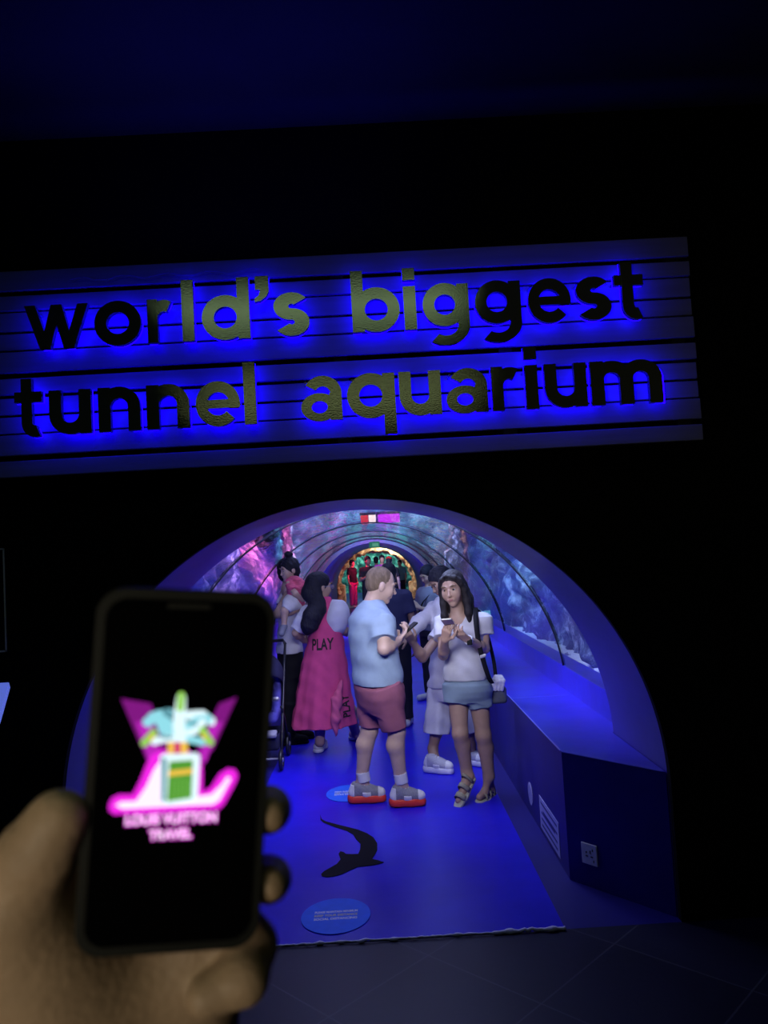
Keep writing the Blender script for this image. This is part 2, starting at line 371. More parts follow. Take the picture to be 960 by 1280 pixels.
fish(P(337, 690, 7.6), .12, 2.2, 'small silver fish swimming above the child with the hair bun')

# ------------------------------------------------------------------ far end: rock gateway and the hall behind it
GOLD = reef_mat('gold_rock', (.30, .17, .09), (.60, .42, .26), (.85, .72, .52))
def gate(u, t):
    an = pi*(-.06+1.12*u); ph = 2*pi*t
    rr = 1.40+.11*math.cos(ph)+.08*noise.noise(Vector((an*5, ph, 1)))+.06*noise.noise(Vector((an*13, ph*2, 4)))
    return (CX+rr*math.cos(an)*1.08, YE+2.0+.35*math.sin(ph)+.05*noise.noise(Vector((an*9, ph, 7))), max(.0, GZ+rr*math.sin(an)))
g = grid_mesh('rock_gateway', gate, 150, 20, GOLD)
tag(g, 'golden-lit rough rock archway at the far end of the tunnel', 'rock arch')
for x_ in (CX-1.47, CX+1.47): MB().box(x_-.24, x_+.24, YE+1.8, YE+2.3, 0, .75).build('rock_foot', GOLD, g, bevel=.08)
FARW = mat('far_wall', (.10, .03, .06), .7, var=.3, vs_=2)
struct(MB().box(CX-3.4, CX-1.9, YE+.05, YE+12, 0, 3).build('wall_far_left', FARW)); struct(MB().box(CX+1.9, CX+3.4, YE+.05, YE+12, 0, 3).build('wall_far_right', FARW))
struct(MB().box(CX-3, CX+3, YE+.05, YE+12, 2.7, 2.8).build('ceiling_far', FARW))
TEAL = reef_mat('far_tank', (.01, .06, .06), (.04, .22, .20), (.35, .6, .5))
struct(grid_mesh('wall_far_end', lambda u, t: (CX-3+6*u, YE+11+.5*noise.noise(Vector((u*9, t*6, 3))), 3*t), 50, 25, TEAL, flip=True))
# small green emergency exit sign box under the ring
c = V(P(468, 679, YR-.35)[0], YR-.35, 2.025)
e = thing('exit_sign', 'small green lit exit sign box hung before the dark blue ring', 'exit sign', c)
MB().box(c[0]-.12, c[0]+.12, c[1], c[1]+.05, c[2]-.075, c[2]+.065).build('sign_body', emis('exit_green', (.04, .28, .20), .55), e)
MB().box(c[0]-.05, c[0]+.09, c[1]-.004, c[1], c[2]-.04, c[2]+.03).build('sign_panel', emis('exit_pale', (.15, .5, .36), .6), e)
MB().box(c[0]-.01, c[0]+.01, c[1]+.02, c[1]+.03, c[2]+.065, 2.115).build('sign_bracket', SEAM, e)

# ------------------------------------------------------------------ the slatted sign with halo-lit letters
SY = 3.36
sgn = thing('wall_sign', 'slatted sign board reading world\'s biggest tunnel aquarium over the arch', 'sign', (-.1, SY, 2.6))
PLK = mat('grey_plank', (.25, .25, .27), .45, var=.12, vs_=4, bump=.06, bs=30, stretch=(.6, 8, 8))
edges = [(322, 347), (353, 371.5), (373, 396.5), (399.5, 420), (423, 449), (456, 476), (480, 500.5), (503.5, 524), (526.5, 552), (559, 579)]
for i, (ya, yb) in enumerate(edges):
    z1, z0 = P(340, ya, SY)[2], P(340, yb, SY)[2]
    inner = i in (2, 3, 6, 7)
    y0 = SY+(.012 if inner else 0)
    MB().box(-1.76, 1.465, y0, y0+.022, z0, z1).build('plank', PLK, sgn, bevel=.003)
MB().box(-1.76, 1.465, SY+.06, SY+.075, 2.2, 3.03).build('backing_board', BLACK, sgn)
for x in (-1.72, -.95, -.12, .62, 1.40): MB().box(x-.03, x+.03, SY+.034, SY+.06, 2.19, 3.04).build('batten', mat('batten', (.03, .03, .03), .6), sgn)
for x_ in (-1.25, 1.05): MB().box(x_-.05, x_+.05, SY+.075, D, 2.4, 2.9).build('bracket', BLACK, sgn)
def ring(cx, cy, ro, ri, a0=0, a1=360, n=44, sy=1.0):
    a = [math.radians(a0+(a1-a0)*k/n) for k in range(n+1)]; q = []
    for k in range(n):
        q.append([(cx+ri*math.cos(a[k]), cy+sy*ri*math.sin(a[k])), (cx+ro*math.cos(a[k]), cy+sy*ro*math.sin(a[k])), (cx+ro*math.cos(a[k+1]), cy+sy*ro*math.sin(a[k+1])), (cx+ri*math.cos(a[k+1]), cy+sy*ri*math.sin(a[k+1]))])
    return ('strip', q)
def poly(*p): return ('poly', list(p))
def rect(x0, y0, x1, y1): return poly((x0, y0), (x1, y0), (x1, y1), (x0, y1))
def glyph(ch, s=.265):
    A = 1.41; r = .515; h = s/2
    if ch == 'l': return [rect(0, 0, s, A)], s
    if ch == 'i': return [rect(0, 0, s, 1), rect(0, 1.14, s, A+.01)], s
    if ch == 'o': return [ring(r, .5, r, r-s)], 2*r
    if ch == 'd': return [ring(r, .5, r, r-s), rect(2*r-s+.02, 0, 2*r+.02, A)], 2*r+.02
    if ch == 'b': return [ring(r+.02, .5, r, r-s), rect(0, 0, s, A)], 2*r+.02
    if ch == 'q': return [ring(r, .5, r, r-s), rect(2*r-s+.02, -.38, 2*r+.02, 1)], 2*r+.02
    if ch == 'g': return [ring(r*.97, .53, r*.97, r*.97-s), rect(2*r-s+.02, .0, 2*r+.02, 1.0), ring(.51, .05, .54, .54-s, -128, 0, sy=.83)], 2*r+.02
    if ch == 'e': return [ring(r, .5, r, r-s*.96, 0, 318), rect(.16, .40, 2*r-.03, .40+s*.74), poly((2*r-s*.96, .5), (2*r, .5), (2*r-.005, .40), (2*r-s, .40))], 2*r
    if ch == 'a': return [ring(.40, .30, .40, .17, 0, 360, sy=.80), rect(.62, 0, .62+s, .62), ring(.475, .60, .412, .412-s*.93, 0, 150, sy=1.0)], .62+s
    if ch == 's': return [ring(.316, .684, .316, .316-s, 34, 270), ring(.316, .316, .316, .316-s, -146, 90)], .632
    if ch == 'w':
        q = [(0, 1), (.40, 0), (.72, .80), (1.04, 0), (1.44, 1)]; out = []
        k = s*1.08
        for i in range(4):
            (x0, y0), (x1, y1) = q[i], q[i+1]; yy = [1 if y > .5 else 0 for y in (y0, y1)]
            out.append(poly((x0-k/2+.13, yy[0]), (x0+k/2+.13, yy[0]), (x1+k/2+.13, yy[1]), (x1-k/2+.13, yy[1])))
        return out, 1.70
    if ch == 'r': return [rect(0, 0, s, 1), ring(.42, .56, .42, .42-s, 62, 176)], .63
    if ch == 'n': return [rect(0, 0, s, 1), ring(.455, .555, .455, .455-s, 0, 180), rect(.91-s, 0, .91, .555)], .91
    if ch == 'u': return [rect(0, .445, s, 1), ring(.455, .445, .455, .455-s, 180, 360), rect(.91-s, 0, .91, 1)], .91
    if ch == 'm':
        return [rect(0, 0, s, 1), ring(.42, .58, .42, .42-s, 0, 180), rect(.84-s, 0, .84, .58), ring(.84-s+.42, .58, .42, .42-s, 0, 180), rect(1.68-2*s, 0, 1.68-s, .58)], 1.68-s
    if ch == 't': return [rect(.17, .27, .17+s, 1.30), rect(0, .76, .68, 1.0), ring(.17+.33, .30, .33, .33-s, 180, 292)], .68
    if ch == "'": return [rect(.02, 1.10, .30, 1.41), poly((.30, 1.12), (.30, 1.05), (.24, .93), (.12, .84), (.0, .82), (.0, .90), (.09, .97), (.12, 1.12))], .30
FACE = mat('mirror_bronze', (.50, .52, .40), .07, metal=.8, bump=.03, bs=160); 
SIDE = mat('clear_acrylic_edge', (.05, .05, .3), .1, spec=.8)
LED = emis('blue_led', (.005, .0, 1.0), 11.0)
rows = [(P(240, 428, 3.30)[2], [('w', 34, 112), ('o', 120, 178), ('r', 186, 216.5), ('l', 229, 245), ('d', 253.5, 313), ("'", 320, 338), ('s', 343, 387), ('b', 440, 499.5), ('i', 504.5, 521), ('g', 528, 585.5), ('g', 593, 650), ('e', 659, 712), ('s', 719, 762), ('t', 767, 803)]),
        (P(318, 531, 3.30)[2], [('t', 21, 55), ('u', 64, 116), ('n', 125, 177), ('n', 185, 238), ('e', 246, 301), ('l', 306, 325), ('a', 376.5, 427.5), ('q', 434, 494), ('u', 499, 551), ('a', 557, 608.5), ('r', 614, 648), ('i', 656, 673), ('u', 680, 732), ('m', 737, 826)])]
XH = .192
for zb, ls in rows:
    for ch, xa, xb in ls:
        shp, wd = glyph(ch)
        yy = 640-(0) ; zc = zb+XH*.5
        # the sight line at mid x-height, found on the letter's plane
        def wx(px):
            lo, hi = 250.0, 650.0
            for _ in range(30):
                m_ = (lo+hi)/2
                if P(px, m_, 3.30)[2] > zc: lo = m_
                else: hi = m_
            return P(px, lo, 3.30)[0]
        x0, x1 = wx(xa), wx(xb)
        if ch in 'l': x1 = x0+.0515
        if ch == 'i': x1 = x0+.054
        sx = (x1-x0)/wd
        def solid(y0, y1, shapes, mb, k=1.0):
            for si, (kind, q) in enumerate(shapes):
                for pl in ([q] if kind == 'poly' else q):
                    mb.prism(pl, (x0, 0, zb), (sx, 0, 0), (0, 0, XH), (0, 1, 0), y0+si*.00025, y1)
            return mb
        body = solid(3.285, 3.305, shp, MB()).build('letter', SIDE, sgn)
        solid(3.279, 3.2849, shp, MB()).build('letter_face', FACE, body)
        thin, w2 = glyph(ch, .20)
        solid(3.3051, 3.311, thin if abs(w2-wd) < .08 and ch not in 'li' else shp, MB()).build('letter_backlight', LED, body)
        c0 = x0+(x1-x0)*(.12 if ch not in "'" else .5)
        zz = zb+XH*(.9 if ch != "'" else 1.25)
        MB().tube([(c0, 3.305, zz), (c0, SY+.012, zz)], .006, 6).build('standoff', SIDE, body)
# wires lying on top of the board behind the first row
tag(MB().tube([(-1.29+.012*k, 3.335+.004*math.sin(k), P(70, 352, 3.35)[2]+.008*math.sin(k*.4)) for k in range(70)], .0022, 5).build('cable', mat('grey_wire', (.25, .25, .3), .4), smooth=True), 'thin pale wire lying over the board above world\'s', 'wire')

# ------------------------------------------------------------------ floor graphics and stickers
def floor_poly(px, z):
    return [G(x, y, z) for x, y in px]
SH = mat('black_decal', (.006, .006, .010), .7, spec=.1)
crop = [(90,420),(105,470),(150,495),(260,525),(380,555),(500,585),(600,625),(670,670),(712,735),(712,810),(685,860),(655,905),(720,920),(785,942),(740,957),(650,975),(560,985),(500,990),(420,1025),(330,1070),(240,1095),(160,1103),(112,1095),(100,1070),(130,1040),(200,1000),(270,960),(312,910),(290,850),(310,822),(345,830),(370,850),(440,853),(505,850),(525,800),(530,740),(480,690),(452,640),(380,598),(260,560),(130,510),(93,480)]
pts = [G(390+x/8.727, 970+y/8.727, .0062) for x, y in crop]
# drawn through a denser outline
mb = MB(); mb.prism([(p[0], p[1]) for p in pts], (0, 0, 0), (1, 0, 0), (0, 1, 0), (0, 0, 1), .0058, .0072)
tag(mb.build('shark_decal', SH), 'black shark silhouette decal on the blue floor', 'decal')
STK = mat('sticker_blue', (.02, .15, .95), .5, spec=.2, var=.08, vs_=20); TXT = mat('sticker_white', (.9, .92, .95), .6); TXY = mat('sticker_yellow', (.7, .65, .35), .5)
def floor_sticker(c, rx, ry, label):
    t = thing('floor_sticker', label, 'sticker', (c[0], c[1], .005))
    MB().prism([(rx*math.cos(2*pi*k/56), ry*math.sin(2*pi*k/56)) for k in range(56)], (c[0], c[1], 0), (1, 0, 0), (0, 1, 0), (0, 0, 1), .0058, .0078).build('disc', STK, t)
    for i, (tx, m) in enumerate((('PLEASE MAINTAIN MINIMUM', TXT), ('KEEP YOUR DISTANCE', TXY), ('SOCIAL DISTANCING', TXT))):
        mb = MB(); v, f = text_mesh(tx, .030, .0008); wd = max(q[0] for q in v)-min(q[0] for q in v)
        solid_text(mb, tx, .030, (c[0], c[1]+.036-.036*i, .0082), (1.24*rx/wd, 0, 0), (0, 1, 0), (0, 0, 1), 0, .0008); mb.build('sticker_text', m, t)
floor_sticker(G(420, 1146), .168, .185, 'round blue keep-your-distance floor sticker near the threshold')
floor_sticker((G(405, 993)+G(440, 1004))*.5+V(.075, .10, 0), .165, .2, 'round blue distance sticker partly under the shoe of the man in pink shorts')
def plane_x(px, py, X): d = ray(px, py); return CAM+d*(X/d[0])
WHT = mat('plate_white', (.85, .88, .80), .4); LAV = mat('label_lavender', (.42, .42, .72), .45); LINE = mat('label_ink', (.03, .03, .22), .5)
# round sticker and notice on the plinth side
ctr = (plane_x(663, 974, PX)+plane_x(663.5, 1010, PX))/2; rr = abs(plane_x(660, 974, PX)[2]-plane_x(667, 1010, PX)[2])/2
t = thing('round_label', 'small round pale label on the plinth side', 'label', (PX, ctr[1], ctr[2]))
MB().prism([(rr*math.cos(2*pi*k/40), rr*math.sin(2*pi*k/40)) for k in range(40)], (PX, ctr[1], ctr[2]), (0, 1, 0), (0, 0, 1), (-1, 0, 0), .0005, .003).build('disc', LAV, t)
MB().prism([(rr*.78*math.cos(2*pi*k/40), rr*.78*math.sin(2*pi*k/40)) for k in range(40)], (PX, ctr[1], ctr[2]), (0, 1, 0), (0, 0, 1), (-1, 0, 0), .003, .0036).build('label_print', mat('label_face', (.30, .30, .62), .5), t)
k4 = [plane_x(x, y, PX) for x, y in ((674.5, 994), (698.5, 1029), (701, 1072), (676.5, 1034))]
ya, yb = (k4[0][1]+k4[3][1])/2, (k4[1][1]+k4[2][1])/2; za, zb_ = (k4[3][2]+k4[2][2])/2, (k4[0][2]+k4[1][2])/2
t = thing('notice_label', 'pale rectangular notice with dark ruled bars on the plinth side', 'notice', (PX, (ya+yb)/2, za))
MB().box(PX-.003, PX-.0005, yb, ya, za, zb_).build('notice_board', LAV, t)
mb = MB()
for fz, a0, a1 in ((.84, .08, .92), (.62, .2, .92), (.55, .1, .8), (.36, .1, .9), (.16, .1, .9)):
    z = za+(zb_-za)*fz; mb.box(PX-.0038, PX-.003, ya+(yb-ya)*a1, ya+(yb-ya)*a0, z-.007, z+.007)
mb.build('notice_print', LINE, t)
# wall socket on the slanted front of the plinth
xo = CX+R-.005; A0 = V(PX, 4.08, 0); A1 = V(xo, D+.045, 0); ax = nrm(A1-A0); an = V(-ax[1], ax[0], 0); an = an if an[1] < 0 else -an
def on_front(px, py):
    d = ray(px, py); k = (an@(A0-CAM))/(an@d); return CAM+d*k
c = on_front(737.5, 1067.5)
t = thing('socket_plate', 'square white wall socket plate low on the plinth front', 'socket', c)
MB().prism([(-.047, -.052), (.047, -.052), (.047, .052), (-.047, .052)], c, ax, V(0, 0, 1), an, .0005, .008).build('face_plate', WHT, t, bevel=.003)
mb = MB(); ink = mat('socket_dark', (.03, .035, .03), .5)
for x, z, w_, h_ in ((0.008, .012, .007, .016), (-.014, -.010, .014, .006), (.016, -.010, .014, .006), (.022, .024, .006, .012), (.026, -.030, .005, .012), (-.016, .008, .008, .008)):
    mb.prism([(x-w_/2, z-h_/2), (x+w_/2, z-h_/2), (x+w_/2, z+h_/2), (x-w_/2, z+h_/2)], c, ax, V(0, 0, 1), an, .008, .0092)
mb.build('socket_slot', ink, t)

# ------------------------------------------------------------------ lobby pieces at the left edge
c = P(4, 750, 3.2); x1 = P(7, 750, 3.2)[0]
t = thing('poster_frame', 'dark poster in a thin pale frame at the far left of the black wall', 'poster', (x1-.5, D, c[2]))
zt, zb2 = P(5, 685, D-.03)[2], P(9, 815, D-.03)[2]; x1 = P(6.5, 750, D-.03)[0]
MB().box(x1-.9, x1, D-.025, D-.001, zb2, zt).build('poster_sheet', mat('poster_dark', (.008, .007, .02), .35), t)
MB().box(x1-.006, x1+.001, D-.03, D-.025, zb2, zt).box(x1-.9, x1, D-.03, D-.025, zt-.008, zt).box(x1-.9, x1, D-.03, D-.025, zb2, zb2+.008).build('poster_edge', mat('poster_edge', (.8, .8, .85), .5), t)
c = P(4, 872, 2.6)
t = thing('lectern_sign', 'tilted pale blue information lectern at the left edge', 'lectern', (c[0]-.28, 2.75, 0))
p1, p2 = P(11, 853, 2.78), P(-2, 898, 2.52)
MB().add([p1, p2, p2-V(.5, 0, 0), p1-V(.5, 0, 0), p1-V(0, -.01, .02), p2-V(0, -.01, .02), p2-V(.5, -.01, .02), p1-V(.5, -.01, .02)], [(0, 3, 2, 1), (4, 5, 6, 7), (0, 1, 5, 4), (1, 2, 6, 5), (2, 3, 7, 6), (3, 0, 4, 7)]).build('panel', mat('lectern_panel', (.35, .45, .95), .4, emit=(.12, .18, .75), es=.7), t)
q = (p1+p2)/2-V(.25, 0, .02)
MB().tube([(q[0], q[1], 0), (q[0], q[1], q[2])], .03, 14).build('post', BLACK, t); MB().box(q[0]-.16, q[0]+.16, q[1]-.13, q[1]+.13, 0, .015).build('foot_plate', BLACK, t)

# ------------------------------------------------------------------ light
LAVC = (.52, .54, 1.0)
area('arch_fill_light', (CX, 3.72, 1.80), (CX, 6.2, .80), 1.0, (.80, .80, 1), 11, .12).data.spread = math.radians(95)  # unseen front light, added in the arch to brighten the people
area('tunnel_lamp', (CX, 5.15, 2.55), (CX, 5.3, 0), 1.4, LAVC, 26, .6)
area('tunnel_lamp', (CX, 7.6, 2.62), (CX, 7.6, 0), 1.6, LAVC, 22, 1.6)
area('tunnel_lamp', (CX, 11.0, 2.62), (CX, 11, 0), 1.6, (.42, .42, 1), 28, 2)
area('tunnel_lamp', (CX, 15.0, 2.65), (CX, 15, 0), 1.6, (.4, .4, 1), 25, 2)
for s_, y_, c_, p_, ly in ((1, 5.6, (.50, .60, 1), 60, 2.2), (1, 8.6, (.30, .55, .95), 55, 2.2), (1, 11.4, (.15, .75, .55), 60, 2.2), (1, 14.2, (1, .38, .25), 85, 1.6), (1, 16.8, (.5, .5, .9), 40, 1.4),
                           (-1, 6.0, (.55, .55, 1), 70, 2.6), (-1, 9.3, (.75, .35, .95), 70, 2.2), (-1, 12.2, (1, .14, .40), 130, 2.0), (-1, 14.8, (.25, .75, 1), 45, 1.8), (-1, 17.0, (1, .15, .4), 90, 1.0)):
    area('tank_light', (CX+s_*1.05, y_, 2.74), (CX+s_*2.0, y_, 1.75), .5, c_, p_*.95, ly).data.spread = math.radians(105)
for x_, c_, p_ in ((-1.7, (1, .06, .25), 380), (-.85, (.04, .75, 1), 230), (0.0, (.9, .06, .7), 230), (.8, (.05, .85, 1), 260), (1.6, (1, .26, .20), 300)):
    area('tank_light', (CX+x_, 17.4, 2.8), (CX+x_, 19.3, 2.2), .6, c_, p_, .3)
area('gate_lamp', (CX+.5, YE+1.0, 2.3), (CX+.6, YE+2.2, 1.4), .8, (1, .84, .6), 50, .3)
area('pink_lamp', (CX-1.0, YE-2.5, 2.0), (CX-1.1, YE+1, .8), .4, (1, .06, .16), 260)
area('pink_lamp', (CX+.9, YE-1.5, 2.0), (CX+1.1, YE+.5, .4), .3, (1, .04, .35), 110)
area('ring_fill_light', (CX, YR+.8, 2.04), (CX, YR+1.6, .8), .8, (.75, .75, 1), 40, .2)  # this and the next: unseen lights added to lift the far figures from silhouette
area('ring_fill_light', (CX, YR+4.6, 2.04), (CX, YR+5.6, .8), .8, (.80, .75, 1), 40, .2)
area('far_lamp', (CX, YE+8.5, 2.6), (CX, YE+11, 1.4), 2.5, (.5, 1, .85), 200, .6)
area('far_lamp', (CX, YE+4.5, 2.6), (CX, YE+4.5, 0), 1.5, (.7, .75, 1), 90)
area('lobby_added_light', (-.38, .30, 3.79), (-.38, .30, 0), 2.35, (.66, .95, .60), 3.0, 1.1)  # unseen ceiling light added for the mirrored letters to reflect
area('lobby_added_light', (-.45, -3.0, 3.79), (-.45, -3.0, 0), 3.3, (.80, .95, .5), 5.6, 1.9)  # a second one, added for the lower row of letters
area('lobby_added_light', (-.62, -.62, 1.5), (-.10, .32, 1.66), .35, (1, .87, .64), .47, .35).data.spread = math.radians(60)  # added behind the camera to brighten the hand; no fixture stands there
area('pink_lamp', (CX-.6, 21, 2.0), (CX-.7, 21.6, 0), .3, (1, .03, .12), 60)
area('pink_lamp', (-.45, 26.9, 1.5), (-.97, 27.3, 1.2), .2, (1, .03, .12), 14)
area('ceiling_added_wash', (-.5, 3.1, 3.12), (-.5, 3.15, 3.8), 1.4, (.05, .05, 1), 1.7, .06)  # added blue light standing in for the sign's spill on the ceiling
# ------------------------------------------------------------------ smooth solid modelling: distance fields meshed with surface nets
class Sdf:
    """collects rounded primitives; each is evaluated only in the block of the grid it can touch"""
    def __init__(s): s.ops = []
    def cyl(s, a, b, ra, rb=None, k=.02, sub=False, fold=None):
        """tapered tube with flat ends"""
        a, b = V(*a), V(*b); rb = ra if rb is None else rb; L = np.linalg.norm(b-a); dr = (b-a)/L; m = max(ra, rb)*1.1
        u = nrm(np.cross(dr, V(.31, .87, .38))); w_ = np.cross(dr, u)
        def fn(X, Y, Z):
            x, y, z = X-a[0], Y-a[1], Z-a[2]; t = x*dr[0]+y*dr[1]+z*dr[2]; p = x*u[0]+y*u[1]+z*u[2]; q_ = x*w_[0]+y*w_[1]+z*w_[2]
            r = ra+(rb-ra)*np.clip(t/L, 0, 1)
            if fold is not None: r = r*fold(np.arctan2(q_, p), t/L)
            return np.maximum(np.sqrt(p*p+q_*q_)-r, np.maximum(t-L, -t))
        s.ops.append((fn, np.minimum(a, b)-m, np.maximum(a, b)+m, k, sub)); return s
    def cap(s, a, b, ra, rb=None, k=.02, sub=False):
        a, b = V(*a), V(*b); rb = ra if rb is None else rb; m = max(ra, rb)
        def fn(X, Y, Z):
            ba = b-a; t = ((X-a[0])*ba[0]+(Y-a[1])*ba[1]+(Z-a[2])*ba[2])/(ba@ba+1e-12); t = np.clip(t, 0, 1)
            return np.sqrt((X-a[0]-t*ba[0])**2+(Y-a[1]-t*ba[1])**2+(Z-a[2]-t*ba[2])**2)-(ra+(rb-ra)*t)
        s.ops.append((fn, np.minimum(a, b)-m, np.maximum(a, b)+m, k, sub)); return s
    def chain(s, pts, rs, k=.02):
        for i in range(len(pts)-1): s.cap(pts[i], pts[i+1], rs[i], rs[i+1], k)
        return s
    def ell(s, c, r, B=None, k=.02, sub=False):
        c, r = V(*c), V(*r); B = np.eye(3) if B is None else np.array(B, float)     # rows: the ellipsoid's axes
        ext = np.sqrt(((B*r[:, None])**2).sum(0))
        def fn(X, Y, Z):
            x, y, z = X-c[0], Y-c[1], Z-c[2]; q = [(B[i][0]*x+B[i][1]*y+B[i][2]*z) for i in range(3)]
            k0 = np.sqrt((q[0]/r[0])**2+(q[1]/r[1])**2+(q[2]/r[2])**2); k1 = np.sqrt((q[0]/r[0]**2)**2+(q[1]/r[1]**2)**2+(q[2]/r[2]**2)**2)+1e-9
            return k0*(k0-1)/k1
        s.ops.append((fn, c-ext, c+ext, k, sub)); return s
    def box(s, c, h, B=None, rad=.01, k=.01, sub=False):
        c, h = V(*c), V(*h); B = np.eye(3) if B is None else np.array(B, float); ext = np.abs(B*h[:, None]).sum(0)
        def fn(X, Y, Z):
            x, y, z = X-c[0], Y-c[1], Z-c[2]; q = [np.abs(B[i][0]*x+B[i][1]*y+B[i][2]*z)-h[i]+rad for i in range(3)]
            return np.sqrt(sum(np.maximum(t, 0)**2 for t in q))+np.minimum(np.maximum(np.maximum(q[0], q[1]), q[2]), 0)-rad
        s.ops.append((fn, c-ext, c+ext, k, sub)); return s
    def loft(s, st, e1, k=.02, fold=None, sub=False, ex=2.0):
        """stations (z, cx, cy, half width along e1, half depth); fold(theta, z) scales the section"""
        st = sorted([tuple(map(float, q)) for q in st]); zs, cx, cy, ra, rb = map(np.array, zip(*st)); e1 = nrm(V(e1[0], e1[1], 0)); e2 = V(-e1[1], e1[0], 0)
        m = max(ra.max(), rb.max())*1.12
        lo = V(cx.min()-m, cy.min()-m, zs[0]); hi = V(cx.max()+m, cy.max()+m, zs[-1])
        zz = np.linspace(zs[0], zs[-1], 160)
        def smo(a):
            q = np.interp(zz, zs, a); ker = np.ones(13)/13; return np.convolve(np.pad(q, 6, mode='edge'), ker, mode='valid')
        S = [smo(a) for a in (cx, cy, ra, rb)]
        def fn(X, Y, Z):
            c0, c1, A, B = (np.interp(Z, zz, a) for a in S); x = (X-c0)*e1[0]+(Y-c1)*e1[1]; y = (X-c0)*e2[0]+(Y-c1)*e2[1]
            sc = 1.0
            if fold is not None: sc = fold(np.arctan2(y/B, x/A), Z)
            q = (np.abs(x/A)**ex+np.abs(y/B)**ex)**(1/ex)/sc
            return np.maximum((q-1)*np.minimum(A, B), np.maximum(Z-zs[-1], zs[0]-Z))
        s.ops.append((fn, lo, hi, k, sub)); return s
    def cut(s, p, n):
        """keep the side the normal points away from"""
        s.ops.append(('cut', V(*p), nrm(n))); return s
    def mesh(s, name, res, m, parent=None, label=None, wrinkle=0.0, wf=30.0, off=0.0):
        los = np.min([o[1] for o in s.ops if o[0] != 'cut' and not o[4]], axis=0)-3*res-off; his = np.max([o[2] for o in s.ops if o[0] != 'cut' and not o[4]], axis=0)+3*res+off
        n = np.ceil((his-los)/res).astype(int)+1
        g = np.full(n, .2, np.float32)
        ax = [los[i]+np.arange(n[i])*res for i in range(3)]
        for op in s.ops:
            if op[0] == 'cut':
                p, nn = op[1], op[2]
                g = np.maximum(g, ((ax[0]-p[0])*nn[0])[:, None, None]+((ax[1]-p[1])*nn[1])[None, :, None]+((ax[2]-p[2])*nn[2])[None, None, :]).astype(np.float32); continue
            fn, lo, hi, k, sub = op; pad = k+2.5*res+.01+off
            i0 = np.maximum(np.floor((lo-pad-los)/res).astype(int), 0); i1 = np.minimum(np.ceil((hi+pad-los)/res).astype(int)+1, n)
            if (i1 <= i0).any(): continue
            sl = tuple(slice(i0[i], i1[i]) for i in range(3))
            X = ax[0][sl[0]][:, None, None]; Y = ax[1][sl[1]][None, :, None]; Z = ax[2][sl[2]][None, None, :]
            X, Y, Z = np.broadcast_arrays(X, Y, Z)
            d = fn(X, Y, Z).astype(np.float32)-off; a = g[sl]
            if sub:
                h = np.maximum(k-np.abs(a+d), 0)/k if k else 0; g[sl] = np.maximum(a, -d)+h*h*k*.25
            else:
                h = np.maximum(k-np.abs(a-d), 0)/k if k else 0; g[sl] = np.minimum(a, d)-h*h*k*.25
        if wrinkle:
            X = ax[0][:, None, None]; Y = ax[1][None, :, None]; Z = ax[2][None, None, :]
            g += (wrinkle*(np.sin(wf*(.6*X+.35*Y+1.1*Z)+2.5*np.sin(wf*.37*(X-Y)))*np.sin(wf*.41*(Y+.7*X-.4*Z)+1.3)+.5*np.sin(wf*1.7*(Z+.5*X+.2*Y)+3*np.sin(wf*.5*(X+Y))))).astype(np.float32)
        v, f = surface_nets(g, los, res)
        return mesh(name, v, f, m, parent, True, label)
def surface_nets(g, lo, h):
    ins = g < 0; nx, ny, nz = g.shape
    c = np.zeros((nx-1, ny-1, nz-1), np.int8)
    offs = [(i, j, k) for i in (0, 1) for j in (0, 1) for k in (0, 1)]
    for i, j, k in offs: c += ins[i:nx-1+i, j:ny-1+j, k:nz-1+k]
    act = (c > 0) & (c < 8); idx = np.argwhere(act); N = len(idx)
    num = np.full(act.shape, -1, np.int32); num[act] = np.arange(N)
    acc = np.zeros((N, 3)); cnt = np.zeros(N)
    I, J, K = idx.T
    for a in offs:
        for d in range(3):
            if a[d]: continue
            b = list(a); b[d] = 1
            va = g[I+a[0], J+a[1], K+a[2]]; vb = g[I+b[0], J+b[1], K+b[2]]; cr_ = (va < 0) != (vb < 0)
            t = np.where(cr_, va/(va-vb+1e-20), 0); p = np.array(a, float)[None, :].repeat(N, 0); p[:, d] += t
            acc[cr_] += p[cr_]; cnt[cr_] += 1
    v = (idx+acc/np.maximum(cnt, 1)[:, None])*h+lo
    F_ = []
    for d in range(3):
        sl0 = [slice(None)]*3; sl1 = [slice(None)]*3; sl0[d] = slice(0, -1); sl1[d] = slice(1, None)
        cr_ = ins[tuple(sl0)] != ins[tuple(sl1)]; e = np.argwhere(cr_)
        u, w_ = [(1, 2), (2, 0), (0, 1)][d]
        e = e[(e[:, u] > 0) & (e[:, w_] > 0) & (e[:, u] < g.shape[u]-1) & (e[:, w_] < g.shape[w_]-1)]
        if not len(e): continue
        q = []
        for du, dw in ((0, 0), (-1, 0), (-1, -1), (0, -1)):
            p = e.copy(); p[:, u] += du; p[:, w_] += dw; q.append(num[p[:, 0], p[:, 1], p[:, 2]])
        q = np.stack(q, 1); fl = ins[e[:, 0], e[:, 1], e[:, 2]]
        q[fl] = q[fl]; q[~fl] = q[~fl][:, ::-1]; F_.append(q)
    return v, np.concatenate(F_)

